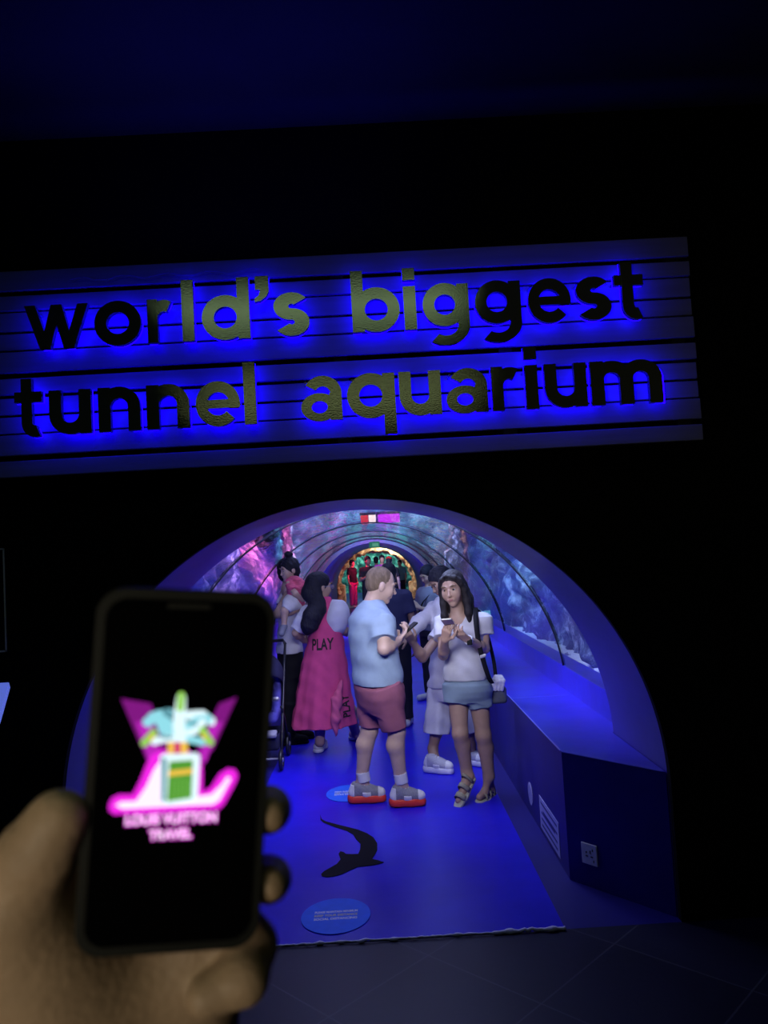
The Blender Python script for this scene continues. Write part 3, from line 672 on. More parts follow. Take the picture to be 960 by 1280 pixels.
# ------------------------------------------------------------------ the phone held up in front, and the hand that holds it
corn = [Q(121, 733, .318), Q(346, 742, .334), Q(324, 1183, .327), Q(92, 1201, .309)]      # screen corners seen in the photo
pc = sum(corn)/4; px_ = nrm(corn[1]+corn[2]-corn[0]-corn[3]); py_ = (corn[0]+corn[1]-corn[2]-corn[3]); py_ = nrm(py_-px_*(py_@px_)); pz_ = np.cross(px_, py_)
PW = np.linalg.norm((corn[1]+corn[2]-corn[0]-corn[3])/2); PHH = np.linalg.norm((corn[0]+corn[1]-corn[2]-corn[3])/2)
def rrect(w_, h_, r, n=9):
    q = []
    for cx, cy, a in ((w_/2-r, h_/2-r, 0), (-w_/2+r, h_/2-r, 90), (-w_/2+r, -h_/2+r, 180), (w_/2-r, -h_/2+r, 270)):
        q += [(cx+r*math.cos(math.radians(a+90*k/n)), cy+r*math.sin(math.radians(a+90*k/n))) for k in range(n+1)]
    return q
ph = thing('mobile_phone', 'black cased mobile phone held up close, its screen showing a pink neon emblem', 'phone', pc)
CASE = mat('black_case', (.005, .006, .005), .55, spec=.3); SCR = mat('black_glass', (.0015, .0015, .002), .12, spec=.25)
def rounded_slab(name, w_, h_, r, d0, d1, ed, m, parent):
    lay = [(d0, -ed), (d0+ed*.4, -ed*.25), (d0+ed, 0), (d1-ed, 0), (d1-ed*.4, -ed*.25), (d1, -ed)]
    v = []; n = None
    for d, e in lay:
        q = rrect(w_+2*e, h_+2*e, max(r+e, .001)); n = len(q); v += [pc+px_*x+py_*y+pz_*d for x, y in q]
    f = [tuple(range(n-1, -1, -1)), tuple(range((len(lay)-1)*n, len(lay)*n))]
    for i in range(len(lay)-1): f += [(i*n+k, i*n+(k+1) % n, (i+1)*n+(k+1) % n, (i+1)*n+k) for k in range(n)]
    return mesh(name, v, f, m, parent, False)
rounded_slab('case', PW, PHH, .0115, -.0115, 0, .0025, CASE, ph)
rounded_slab('bumper_rim', PW, PHH, .0115, -.0005, .0004, .0004, CASE, ph)
scr = rounded_slab('screen', PW-.0075, PHH-.0085, .0085, .0003, .0010, .0002, SCR, ph)
MB().prism(rrect(.018, .0022, .001), pc+py_*(PHH/2-.0068), px_, py_, pz_, .0010, .0012).build('earpiece', CASE, ph)
MB().prism(rrect(.004, .016, .001), pc+px_*(PW/2+.0004)+py_*.03-pz_*.0055, pz_, py_, px_, -.0006, .0012).build('side_button', CASE, ph)
# what the screen shows, laid out in the 200 x 230 px crop of the photo (120..320, 840..1070)
S0 = 1/4.8
def on_screen(cx, cy):
    """a point of the crop (pixels of its 960 px enlargement) on the screen's plane"""
    d = ray(120+cx*S0, 840+cy*S0); t = (pz_@(pc+pz_*.001-CAM))/(pz_@d); q = CAM+d*t-pc; return (q@px_, q@py_)
_lay = [0]
def glow(name, pts, m, parent=scr):
    _lay[0] += 1; q = [on_screen(*p) for p in pts]
    return MB().prism(q, pc, px_, py_, pz_, .00102, .00104+.00002*_lay[0]).build(name, m, parent)
def stroke(pts, w_, n=8):
    """outline of a round-ended stroke along pts"""
    pts = [V(*p) for p in pts]; L = []; Rr = []
    for i, p in enumerate(pts):
        t = nrm((pts[min(i+1, len(pts)-1)]-pts[max(i-1, 0)])); nn = V(-t[1], t[0]); ww = w_[i] if hasattr(w_, '__len__') else w_
        L.append(p+nn*ww/2); Rr.append(p-nn*ww/2)
    t0 = nrm(pts[0]-pts[1]); t1 = nrm(pts[-1]-pts[-2])
    def capp(c, t, w2): nn = V(-t[1], t[0]); return [c-nn*w2*math.cos(a)+t*w2*math.sin(a) if False else c+(-nn*math.cos(a)+t*math.sin(a))*w2 for a in np.linspace(0, pi, n)]
    w0 = (w_[0] if hasattr(w_, '__len__') else w_)/2; w1 = (w_[-1] if hasattr(w_, '__len__') else w_)/2
    return [tuple(p) for p in L]+[tuple(p) for p in capp(pts[-1], t1, w1)[::-1]]+[tuple(p) for p in Rr[::-1]]+[tuple(p) for p in capp(pts[0], t0, w0)[::-1]]
MAG = emis('neon_magenta', (.85, .02, .75), 1.1); MAGD = emis('neon_magenta_faded', (.22, .01, .22), 1.0); MAGM = emis('neon_magenta_mid', (.5, .02, .5), 1.0); PNK = emis('neon_pink_white', (1, .75, 1), 1.25)
CYN = emis('neon_cyan', (.30, .75, .85), 1.0); CYW = emis('neon_pale_cyan', (.75, .95, 1), 1.1); LIM = emis('neon_lime', (.35, .75, .12), .9); GRN = emis('neon_green', (.10, .36, .04), .95); YEL = emis('neon_yellow', (1, .6, .08), .95); RED = emis('neon_red', (.75, .05, .2), .9)
TEALN = emis('neon_teal_grey', (.12, .35, .42), .9)
glow('beam', [(150, 160), (330, 190), (430, 440), (320, 560)], MAGD); glow('beam', [(845, 150), (740, 190), (570, 540), (700, 470)], MAGD)
glow('beam', [(240, 300), (330, 290), (400, 520), (330, 600), (300, 480)], MAGM); glow('beam', [(760, 300), (690, 300), (600, 560), (660, 540), (700, 430)], MAGM)
glow('emblem_glow', [(75, 800), (95, 755), (140, 735), (220, 735), (262, 655), (300, 560), (330, 500), (390, 470), (560, 470), (640, 560), (640, 720), (690, 690), (740, 610), (790, 578), (835, 585), (852, 620), (840, 660), (770, 790), (740, 822), (600, 830), (420, 840), (200, 850), (110, 855), (80, 835)], MAG)
glow('emblem_core', [(115, 800), (150, 778), (240, 775), (300, 690), (345, 590), (395, 520), (600, 560), (605, 745), (690, 735), (750, 680), (790, 625), (810, 640), (740, 770), (700, 795), (420, 808), (160, 822)], PNK)
for pts, w_, m in ((([(440, 250), (370, 260), (310, 300)]), 60, CYN), ([(470, 330), (390, 290), (340, 270)], 60, CYN), ([(560, 260), (640, 255), (690, 295)], 55, CYW), ([(540, 330), (610, 290), (670, 280)], 55, CYN),
                   ([(470, 370), (400, 350), (380, 290)], 50, CYN), ([(540, 370), (600, 350), (640, 300)], 45, CYW), ([(470, 400), (400, 400), (350, 415)], 46, CYW), ([(540, 400), (600, 410), (640, 420)], 44, CYN),
                   ([(450, 260), (420, 240)], 44, TEALN), ([(390, 385), (450, 392)], 18, TEALN), ([(560, 300), (600, 310)], 18, TEALN),
                   ([(345, 365), (320, 395), (290, 425)], 46, LIM), ([(640, 350), (660, 385), (685, 420)], 46, LIM), ([(340, 385), (330, 400)], 20, YEL), ([(640, 375), (655, 395)], 18, YEL)):
    glow('palm_frond', stroke(pts, w_), m)
glow('tower', [(495, 420), (470, 400), (460, 330), (468, 240), (486, 140), (510, 120), (538, 140), (540, 240), (535, 330), (545, 400), (530, 430)], CYW)
glow('tower_spire', stroke([(512, 140), (506, 215)], 44), LIM)
glow('handle', [(430, 420), (550, 420), (550, 495), (430, 495)], YEL); glow('handle', [(468, 420), (508, 420), (508, 492), (468, 492)], RED)
glow('suitcase', [(385, 505), (405, 490), (605, 485), (625, 505), (610, 750), (590, 775), (430, 800), (385, 775)], CYW)
glow('suitcase_side', [(395, 510), (425, 520), (415, 775), (392, 770)], TEALN)
glow('suitcase_front', [(440, 535), (582, 525), (572, 752), (425, 775)], GRN); glow('suitcase_strap', [(436, 592), (582, 576), (580, 606), (432, 624)], YEL)
for k in range(5): glow('suitcase_rib', stroke([(462+24*k, 640), (456+24*k, 762-3*k)], 5), emis('neon_green_pale', (.2, .55, .1), .9))
def neon_text(s, c0, c1, hgt, up):
    a, b = on_screen(*c0), on_screen(*c1); wd = math.hypot(b[0]-a[0], b[1]-a[1]); ex = (px_*(b[0]-a[0])+py_*(b[1]-a[1]))/wd; ey = np.cross(pz_, ex); c = pc+px_*(a[0]+b[0])/2+py_*(a[1]+b[1])/2
    v, f = text_mesh(s, hgt, 0); tw = max(q[0] for q in v)-min(q[0] for q in v); k = wd/tw
    for nm, bold, m, dz in (('lettering_glow', hgt*.085, MAG, .0016), ('lettering', hgt*.012, PNK, .0017)):
        mb = MB(); v, f = text_mesh(s, hgt, bold); mb.add([c+ex*p[0]*k+ey*p[1]+pz_*dz for p in v], f); mb.build(nm, m, scr)
neon_text('LOUIS VUITTON', (180, 890), (722, 868), .0058, 1)
neon_text('TRAVEL', (320, 980), (572, 966), .0055, 1)

SKIN_H = mat('hand_skin', (.42, .29, .19), .55, var=.15, vs_=40, bump=.12, bs=250)
per = thing('person', 'hand of the person holding up the phone, thumb on its left edge', 'person', Q(60, 1330, .36))
H = Sdf()
def q(x, y, d): return Q(x, y, d)
r_ = lambda px, d=.33: px*d/F
W0, W1 = q(100, 1480, .40), q(120, 1330, .372)
H.cap(q(20, 1900, .50), W0, .040, .031, .03).cap(W0, q(70, 1330, .362), .031, .030, .03).cap(W0, q(200, 1330, .375), .030, .030, .03)
# palm behind and below the phone
H.cap(q(70, 1330, .362), q(60, 1180, .340), .031, .022, .03).cap(q(150, 1330, .370), q(130, 1200, .362), .030, .022, .03).cap(q(215, 1340, .375), q(245, 1215, .366), .025, .020, .025).cap(q(225, 1260, .366), q(275, 1150, .362), .019, .013, .02)
H.cap(q(120, 1200, .362), q(150, 1000, .372), .018, .014, .025).cap(q(180, 1210, .366), q(205, 1010, .374), .017, .013, .025).cap(q(240, 1210, .366), q(255, 1030, .372), .016, .012, .02)
# thenar pad and thumb lying along the phone's left edge
H.cap(q(75, 1260, .345), q(15, 1130, .327), .029, .021, .03).cap(q(15, 1130, .327), q(46, 1066, .318), .0175, .0130, .02).cap(q(46, 1066, .318), q(84, 1020, .3125), .0122, .0078, .012)
H.ell(q(64, 1040, .3125), (.0095, .009, .015), [nrm(cr), nrm(cf), nrm(cu)], .012)
# index finger stretched up behind the phone
H.cap(q(150, 1000, .372), q(180, 880, .352), .0105, .0095, .012).cap(q(180, 880, .352), q(200, 800, .351), .0095, .0085, .01)
# middle, ring and little finger curling round the right edge
H.cap(q(205, 1010, .374), q(285, 1010, .366), .0105, .0098, .01).cap(q(285, 1010, .366), q(335, 1012, .352), .0095, .0088, .01).cap(q(335, 1012, .352), q(336, 1017, .338), .0088, .0080, .008)
H.cap(q(255, 1040, .372), q(300, 1095, .366), .0102, .0095, .01).cap(q(300, 1095, .366), q(336, 1099, .352), .0092, .0085, .01).cap(q(336, 1099, .352), q(336, 1103, .338), .0085, .0078, .008)
H.cap(q(272, 1150, .366), q(312, 1182, .356), .0120, .0122, .01).cap(q(312, 1182, .356), q(303, 1222, .341), .0122, .0112, .004).cap(q(303, 1222, .341), q(258, 1246, .335), .0110, .0088, .004)
H.mesh('body', .0017, SKIN_H, per)
# ------------------------------------------------------------------ people
def frame(fw, up=(0, 0, 1)):
    f = nrm(fw); r = nrm(np.cross(f, V(*up))); u = np.cross(r, f); return r, f, u       # the person's right, front, up
class Head:
    def __init__(s, c, fw, up=(0, 0, 1), sc=.95):
        s.c = V(*c); s.r, s.f, s.u = frame(fw, up); s.sc = sc; s.B = [s.r, s.f, s.u]
    def L(s, x, y, z): return s.c+(s.r*x+s.f*y+s.u*z)*s.sc
    def E(s, S, c, r, k=.012, sub=False): S.ell(s.L(*c), V(*r)*s.sc, s.B, k*s.sc, sub)
    def C(s, S, a, b, ra, rb=None, k=.01, sub=False): S.cap(s.L(*a), s.L(*b), ra*s.sc, (ra if rb is None else rb)*s.sc, k*s.sc, sub)
    def skull(s, S, neck, nr=.052, soft=True):
        m = .72 if soft else 1.0
        s.E(S, (0, -.012, .032), (.077, .097, .088), .02); s.E(S, (0, .028, -.038), (.060, .062, .076), .03); s.E(S, (0, .066, -.100), (.026, .022, .02), .025)
        for q in (-1, 1):
            s.E(S, (q*.036, .060, -.030), (.028, .026, .034), .03)                       # cheeks
            s.E(S, (q*.081, -.012, -.012), (.011, .022, .033), .008)                     # ears
            s.E(S, (q*.032, .107, .004), (.019, .015*(.6+.4*m), .011), .012, True)                 # eye sockets
            s.C(S, (q*.018, .086, .024), (q*.048, .076, .024), .010*m, .008*m, .014)         # brows
        s.C(S, (0, .090, .002), (0, .1125-.004*soft, -.032), .0085*m, .0125*m, .012); s.E(S, (0, .101, -.036), (.0175*m, .012, .009), .008)
        s.C(S, (-.020, .086, -.066), (.020, .086, -.066), .0085, .0085, .01)
        S.cap(s.L(0, -.022, -.05), neck, nr*s.sc, (nr+.006)*s.sc, .03)
    def face(s, root, lipc=(.30, .09, .09), browc=(.02, .014, .01)):
        ew = mat('eye_white', (.45, .43, .42), .3); ir = mat('eye_iris', (.015, .01, .008), .2)
        for q in (-1, 1):
            S = Sdf(); S.ell(s.L(q*.032, .0775, .004), V(.0125, .011, .0068)*s.sc, s.B); e = S.mesh('eye', .0022, ew, root)
            S = Sdf(); S.ell(s.L(q*.032, .0858, .0035), V(.0078, .0042, .0064)*s.sc, s.B); S.mesh('iris', .0015, ir, e)
            S = Sdf(); S.cap(s.L(q*.017, .0945, .028), s.L(q*.036, .0915, .033), .0036*s.sc, .0042*s.sc); S.cap(s.L(q*.036, .0915, .033), s.L(q*.053, .077, .027), .0042*s.sc, .0025*s.sc); S.mesh('eyebrow', .0025, mat('brow_hair', browc, .8), root)
        S = Sdf(); S.chain([s.L(-.025, .079, -.061), s.L(-.010, .0905, -.0645), s.L(.010, .0905, -.0645), s.L(.025, .079, -.061)], [.003*s.sc, .0058*s.sc, .0058*s.sc, .003*s.sc], .003); S.chain([s.L(-.018, .084, -.068), s.L(0, .0905, -.0715), s.L(.018, .084, -.068)], [.003*s.sc, .0062*s.sc, .003*s.sc], .003); S.mesh('lips', .0022, mat('lips', lipc, .45), root)
    def hair(s, name, m, root, extra=None, nape=True, thick=1.0, line=(.085, .064), res=.006, wr=.002):
        S = Sdf(); s.E(S, (0, -.020, .036), (.085*thick, .103*thick, .094*thick), .015); 
        if nape: s.E(S, (0, -.055, -.035), (.070*thick, .062*thick, .075*thick), .03)
        n_ = s.f*.80-s.u*.60; S.cut(s.L(0, line[0], line[1]), n_)
        if extra: extra(S)
        return S.mesh(name, res, m, root, wrinkle=wr, wf=90)
def hand(S, W, d, n, side, curl=.5, sc=1.0):
    """palm, four unequal bent fingers and a thumb leaving the side of the palm; n faces out of the palm, side points to the thumb"""
    d = nrm(d); n = nrm(V(*n)-d*(V(*n)@d)); l = np.cross(d, n); l = l if l@V(*side) > 0 else -l
    W = V(*W); kn = []
    for a, ln in ((.031, .083), (.0105, .087), (-.0105, .083), (-.030, .075)):
        k_ = W+(d*ln+l*a)*sc; kn.append(k_); S.cap(W+l*a*.5*sc, k_, .0155*sc, .0115*sc, .012)
    for k_, ls in zip(kn, ((.040, .025, .020), (.044, .028, .021), (.041, .026, .021), (.032, .020, .018))):
        p = k_; ang = curl*.6
        for i, q_ in enumerate(ls):
            e = p+(d*math.cos(ang)+n*math.sin(ang))*q_*sc; S.cap(p, e, (.0092-.0009*i)*sc, (.0086-.0010*i)*sc, .004); p = e; ang += curl*.9
    t0 = W+(d*.022+l*.022)*sc; t1 = t0+nrm(d*.55+l*.7+n*.35)*.042*sc; t2 = t1+nrm(d*.85+l*.15+n*.5)*.032*sc; t3 = t2+nrm(d*.9+n*.5)*.024*sc
    S.cap(t0, t1, .016*sc, .0125*sc, .012).cap(t1, t2, .0115*sc, .0105*sc, .006).cap(t2, t3, .0105*sc, .0085*sc, .006)
def arm(S, sh, el, wr, g=1.0):
    S.cap(sh, el, .046*g, .036*g, .02); mid = el+(wr-el)*.3; S.cap(el, mid, .036*g, .0385*g, .015).cap(mid, wr, .0385*g, .0255*g, .02)
def leg(S, hip, kn, an, back, g=1.0):
    back = V(*back); S.cap(hip, kn, .082*g, .054*g, .03); c = kn+(an-kn)*.32+back*.022*g; S.cap(kn, c, .050*g, .053*g, .03).cap(c, an, .052*g, .034*g, .03); S.cap(kn, an, .044*g, .034*g, .03)
def foot(S, an, heel, toe, g=1.0):
    S.cap(an, heel, .034*g, .030*g, .02).cap(heel, toe, .030*g, .026*g, .02).cap(an, heel+(toe-heel)*.6, .030*g, .026*g, .03)
def mp(y): return V(0, 0, y)
def sneaker(root, heel, toe, an, um, sm_, lm, sole_h=.036, name='sneaker', res=.005, collar=.118, chunk=1.0):
    """heel and toe are the ends of the sole on the ground"""
    heel, toe = V(*heel), V(*toe); d = toe-heel; Lh = np.linalg.norm(d[:2]); d = nrm(d); sd = nrm(np.cross(d, V(0, 0, 1))); up = np.cross(sd, d)
    p = lambda a, z, w_=0: heel+d*a*Lh+up*z+sd*w_
    zo = sole_h-.012
    U = Sdf(); U.cap(p(.14, zo+.030), p(.20, collar+zo-.045), .036, .037, .02).cap(p(.16, zo+.028), p(.52, zo+.030), .037, .043, .03).cap(p(.52, zo+.030), p(.86, zo+.022), .043, .035, .03).cap(p(.27, collar+zo-.052), p(.72, zo+.026), .037, .030, .03)
    U.cap(p(.23, collar+zo), p(.25, collar+zo+.05), .031, .036, .006, True); U.cut(p(.5, zo), -up)
    s_ = U.mesh(name, res, um, root)
    if chunk > 1:
        for nm, cu_ in (('toe_cap', [(p(.80, 0), -d)]), ('heel_counter', [(p(.16, 0), d), (p(.5, collar+zo-.03), up)]), ('side_panel', [(p(.38, 0), -d), (p(.62, 0), d), (p(.5, zo+.038), up)])):
            U2 = Sdf(); U2.ops = list(U.ops)
            for pp_, nn_ in cu_: U2.cut(pp_, nn_)
            U2.mesh(nm, res, lm, s_, off=.0022)
    h_ = sole_h*.55; S = Sdf(); S.cap(p(.14, h_), p(.62, h_), .043*chunk, .046*chunk, .02).cap(p(.62, h_), p(.86, h_*.8), .046*chunk, .039*chunk, .02); S.cap(p(.12, h_), p(.2, h_), .042*chunk, .042*chunk, .02); S.cut(p(.5, sole_h), up); S.cut(p(.5, .001), -up)
    S.mesh('sole', res, sm_, s_)
    mb = MB()
    for i in range(4):
        a = .40+.085*i; z = zo+collar-.012-(a-.27)*(collar-.015-.056)/.45
        mb.tube([p(a, z-.012, -.030), p(a+.012, z+.002, -.012), p(a+.03, z+.002, .012), p(a+.042, z-.012, .030)], .0042, 6)
    mb.build('laces', lm, s_, True)
    return s_
def text_on(target, s, c, ex, ey, hgt, m, bold, name, spacing=1.0, sx=1.0):
    """letters laid on a garment: each vertex dropped along the view normal onto the cloth"""
    ex, ey = nrm(ex), nrm(ey); nn = np.cross(ex, ey); c = V(*c); v, f = text_mesh(s, hgt, bold, 'CENTER', spacing)
    bm = bmesh.new(); vv = [bm.verts.new(p) for p in v]
    for q_ in f:
        try: bm.faces.new([vv[i] for i in q_])
        except ValueError: pass
    bmesh.ops.triangulate(bm, faces=bm.faces[:]); 
    for _ in range(2): bmesh.ops.subdivide_edges(bm, edges=[e for e in bm.edges if e.calc_length() > .02], cuts=1, use_grid_fill=True)
    bmesh.ops.triangulate(bm, faces=bm.faces[:]); bm.verts.index_update()
    me = target.data; wl = Vector(wloc(target)); bv = BVHTree.FromPolygons([q_.co+wl for q_ in me.vertices], [tuple(p.vertices) for p in me.polygons])
    out = []
    for q_ in bm.verts:
        p = c+ex*q_.co.x*sx+ey*q_.co.y; h, no, i, ds = bv.ray_cast(Vector(p+nn*.5), Vector(-nn)); out.append(np.array(h)+nn*.004 if h is not None else p)
    fs = [tuple(q_.index for q_ in p.verts) for p in bm.faces]; bm.free()
    return mesh(name, out, fs, m, target, False)

def skin(name, c): return mat(name, c, .5, var=.06, vs_=30)
def cloth(name, c, r=.9, var=.07): return mat(name, c, r, var=var, vs_=18, bump=.15, bs=220, spec=.2)
def hairm(name, c): return mat(name, c, .65, spec=.25, var=.35, vs_=40, bump=.5, bs=90, stretch=(1, 1, .18))

# --- man in the pale blue T-shirt and pink shorts ------------------------------------------------
Y0 = 5.45
J = lambda x, y, dy=0.0: P(x, y, Y0+dy)
man = thing('person', 'man in pale blue T-shirt and pink shorts looking down at a phone', 'person', (J(472, 990)[0], Y0, 0.0))
SK1 = skin('skin_fair', (.52, .36, .29)); TEE = cloth('tee_pale_blue', (.27, .36, .48)); SHO = cloth('shorts_pink', (.31, .11, .17))
f1 = nrm(V(.90, .42, 0)); r1, _, _ = frame(f1)
hd = Head(J(476, 731), V(.88, .25, -.28), V(.20, .0, 1), 1.02)
B = Sdf(); hd.skull(B, J(464, 757), .054, False)
B.chain([J(474, 850), J(470, 800), J(466, 780)], [.13, .13, .10], .05)
shR, shL = J(466, 775)+r1*.165, J(464, 774)-r1*.165
elR, wrR = J(480, 811, -.24), J(497, 801, -.08); elL, wrL = J(484, 806, .16), J(500, 798, .06)
B.cap(J(466, 772), shR, .05, .05, .04).cap(J(466, 772), shL, .05, .05, .04)
arm(B, shR, elR, wrR, 1.18); arm(B, shL, elL, wrL, 1.18)
hand(B, wrR, J(508, 789, -.02)-wrR, V(-.3, .3, 1), V(-.2, .8, .5), .75, 1.0); hand(B, wrL, J(509, 789, .0)-wrL, V(-.3, -.3, 1), V(-.2, -.8, .5), .75, 1.0)
hipR, hipL = J(479, 862, -.09), J(466, 862, .09)
knR, anR = J(496, 914, -.06), J(500, 968, -.04); knL, anL = J(462, 913, .08), J(453, 966, .09)
leg(B, hipR, knR, anR, -f1, 1.06); leg(B, hipL, knL, anL, -f1, 1.06)
g0 = lambda x, Y: V(P(x, 995, Y)[0], Y, .006)
fR = (g0(489, 5.41), g0(531, 5.40)); fL = (g0(437, 5.545), g0(482, 5.53))
foot(B, anR, fR[0]+V(.05, 0, .045), fR[1]+V(-.05, 0, .035)); foot(B, anL, fL[0]+V(.05, 0, .045), fL[1]+V(-.05, 0, .035))
B.mesh('body', .0055, SK1, man)
hd.face(man, (.34, .15, .14), (.16, .10, .06))
hd.hair('hair', hairm('hair_sandy', (.16, .115, .08)), man, lambda S: hd.E(S, (0, -.050, -.012), (.064, .058, .058), .02), False, .945, (.086, .070), .0045, .0006)
S = Sdf(); zc = lambda x, y: J(x, y)
def stn(ls, Jf=None):
    out = []
    for y, xa, xb, wd, dp in ls:
        c = (Jf or J)((xa+xb)/2, y); out.append((c[2], c[0], c[1], wd, dp))
    return out
wave = lambda n, a, ph=0.0, zf=0.0: (lambda th, z: 1+a*np.sin(n*th+ph+zf*z))
S.loft(stn([(750, 455, 477, .072, .072), (759, 447, 481, .13, .10), (774, 441, 485, .20, .14), (792, 438, 492, .205, .155), (812, 440, 495, .20, .156), (832, 443, 498, .198, .156), (844, 442, 501, .207, .168), (853, 443, 502, .207, .168)]), r1, .02, ex=2.3)
S.cyl(shR+V(0, 0, .01), shR+(elR-shR)*.66, .078, .086, .05); S.cyl(shL+V(0, 0, .01), shL+(elL-shL)*.66, .078, .086, .05)
S.cap(J(465, 767), shR, .07, .078, .04).cap(J(465, 767), shL, .07, .078, .04)
S.cap(J(463, 742), J(467, 751), .060, .064, .012, True)
S.mesh('t_shirt', .0055, TEE, man, wrinkle=.0045, wf=26)
S = Sdf(); S.loft(stn([(843, 446, 499, .165, .13), (852, 444, 501, .185, .15), (859, 444, 505, .2, .170), (870, 446, 505, .188, .162), (880, 449, 504, .16, .145), (888, 452, 502, .12, .12)]), r1, .03)
S.cyl(hipR+V(0, 0, .03), J(493, 910, -.06), .124, .090, .06, fold=wave(5, .025)); S.cyl(hipL+V(0, 0, .03), J(464, 908, .08), .120, .088, .06, fold=wave(5, .025))
S.mesh('shorts', .0055, SHO, man, wrinkle=.003, wf=30)
UPG = mat('sneaker_grey_knit', (.24, .24, .29), .8, var=.15, vs_=60, bump=.3, bs=150); SOR = mat('sole_red', (.75, .05, .03), .4); LAC = cloth('lace_white', (.7, .7, .72)); SOX = cloth('sock_white', (.66, .66, .72))
for ft, an in ((fR, anR), (fL, anL)):
    sneaker(man, ft[0], ft[1], an, UPG, SOR, LAC, .052, chunk=1.05)
    S = Sdf(); a0 = an+V(0, 0, .012); S.cyl(a0, an-V(-.01, 0, .06), .049, .046, .01); S.mesh('sock', .005, SOX, man)
pp = thing('mobile_phone', 'phone in the hands of the man in pink shorts', 'phone', J(509, 787))
MB().prism(rrect(.072, .15, .01, 5), J(511, 787, -.01), nrm(V(.35, -.9, 0)), nrm(V(.75, .3, .55)), nrm(V(-.5, -.2, .85)), 0, .009).build('body', CASE, pp)

# --- woman in front: white T-shirt, denim shorts ---------------------------------------------------
Y0 = 5.45
wom = thing('person', 'dark-haired woman in white T-shirt and denim shorts holding a phone', 'person', (J(588, 990)[0], Y0, 0))
SK2 = skin('skin_tan', (.40, .255, .19)); TEW = cloth('tee_white', (.47, .47, .51)); DEN = cloth('denim_shorts', (.20, .27, .34))
f2 = nrm(V(-.40, -.9, 0)); r2, _, _ = frame(f2)
hw = Head(J(566, 735, -.03), V(-.40, -.88, -.16), V(-.10, .05, 1), 1.0)
B = Sdf(); hw.skull(B, J(573, 771), .046)
B.chain([J(584, 852, .02), J(581, 815, .02), J(579, 784, .01)], [.095, .075, .075], .05)
shR, shL = J(577, 778)+r2*.14, J(580, 776)-r2*.14
elR, wrR = J(554, 819, -.10), J(556, 800, -.29); elL, wrL = J(606, 811, -.08), J(584, 799, -.27)
B.cap(J(576, 775), shR, .05, .045, .04).cap(J(576, 775), shL, .05, .045, .04)
arm(B, shR, elR, wrR, .92); arm(B, shL, elL, wrL, .92)
hand(B, wrR, J(559, 784, -.35)-wrR, V(.5, 0, .8), V(.8, .2, .2), .6, .9); hand(B, wrL, J(565, 786, -.36)-wrL, V(-.3, 0, 1), V(0, 1, .4), .8, .9)
hipR, hipL = J(572, 862, .0), J(597, 862, .0); knR, anR = J(575, 917, -.05), J(583, 962, .0); knL, anL = J(604, 919, -.02), J(611, 970, .02)
leg(B, hipR, knR, anR, -f2, .96); leg(B, hipL, knL, anL, -f2, .96)
fLh, fLt = V(J(617, 985)[0], 5.55, .012), V(J(598, 992)[0], 5.40, .012)
fRh, fRt = J(588, 974, -.02), V(J(570, 1000)[0], 5.33, .016)
foot(B, anL, fLh+V(-.01, -.02, .035), fLt+V(0, 0, .022), .9); foot(B, anR, fRh+V(0, 0, .02), fRt+V(.01, .02, .02), .9)
B.mesh('body', .0052, SK2, wom); hw.face(wom, (.33, .10, .10), (.018, .012, .009))
def locks(S):
    for sgn_ in (-1, 1):
        S.chain([hw.L(sgn_*.070, .030, .05), hw.L(sgn_*.084, .010, -.02), hw.L(sgn_*.086, .018, -.10), hw.L(sgn_*.090, .045, -.18), hw.L(sgn_*.085, .055, -.255)], [.018, .022, .026, .025, .012], .02)
        S.chain([hw.L(sgn_*.05, -.06, .0), hw.L(sgn_*.075, -.04, -.10), hw.L(sgn_*.085, -.02, -.2)], [.04, .04, .03], .02)
    S.chain([hw.L(.01, .070, .100), hw.L(-.05, .052, .078), hw.L(-.076, .03, .03)], [.008, .014, .018], .015); S.chain([hw.L(.01, .070, .100), hw.L(.05, .052, .078), hw.L(.078, .03, .02)], [.008, .014, .018], .015)
hw.hair('hair', hairm('hair_dark', (.016, .013, .016)), wom, locks, True, 1.0, (.086, .078), .0050, .0007)
S = Sdf(); S.loft(stn([(770, 562, 586, .07, .055), (776, 556, 602, .13, .085), (788, 557, 606, .158, .108), (805, 559, 604, .152, .112), (825, 559, 604, .148, .108), (842, 557, 606, .158, .118), (849, 557, 606, .160, .120)]), r2, .02, ex=2.2)
S.cap(J(576, 775), shR, .055, .06, .04).cap(J(576, 775), shL, .055, .06, .04)
S.cyl(shR+V(0, 0, .02), shR+(elR-shR)*.5, .060, .072, .03, fold=wave(4, .04)); S.cyl(shL+V(0, 0, .02), shL+(elL-shL)*.5, .060, .072, .03, fold=wave(4, .04))
S.cap(J(572, 758, -.02), J(572, 771, -.03), .06, .066, .01, True)
S.mesh('t_shirt', .0052, TEW, wom, wrinkle=.0035, wf=30)
S = Sdf(); S.loft(stn([(838, 562, 604, .13, .09), (848, 559, 607, .146, .105), (854, 556, 611, .166, .13), (862, 556, 613, .166, .132), (869, 558, 612, .145, .122), (875, 560, 610, .11, .10)]), r2, .03)
S.cyl(hipR+V(0, 0, .02), J(571, 879, -.02), .098, .090, .045, fold=wave(5, .02)); S.cyl(hipL+V(0, 0, .02), J(600, 883, -.0), .098, .092, .045, fold=wave(5, .02))
S.mesh('denim_shorts', .0052, DEN, wom, wrinkle=.002, wf=40)
SAN = mat('sandal_tan', (.30, .28, .20), .7); SAS = mat('sandal_sole', (.40, .40, .32), .7)
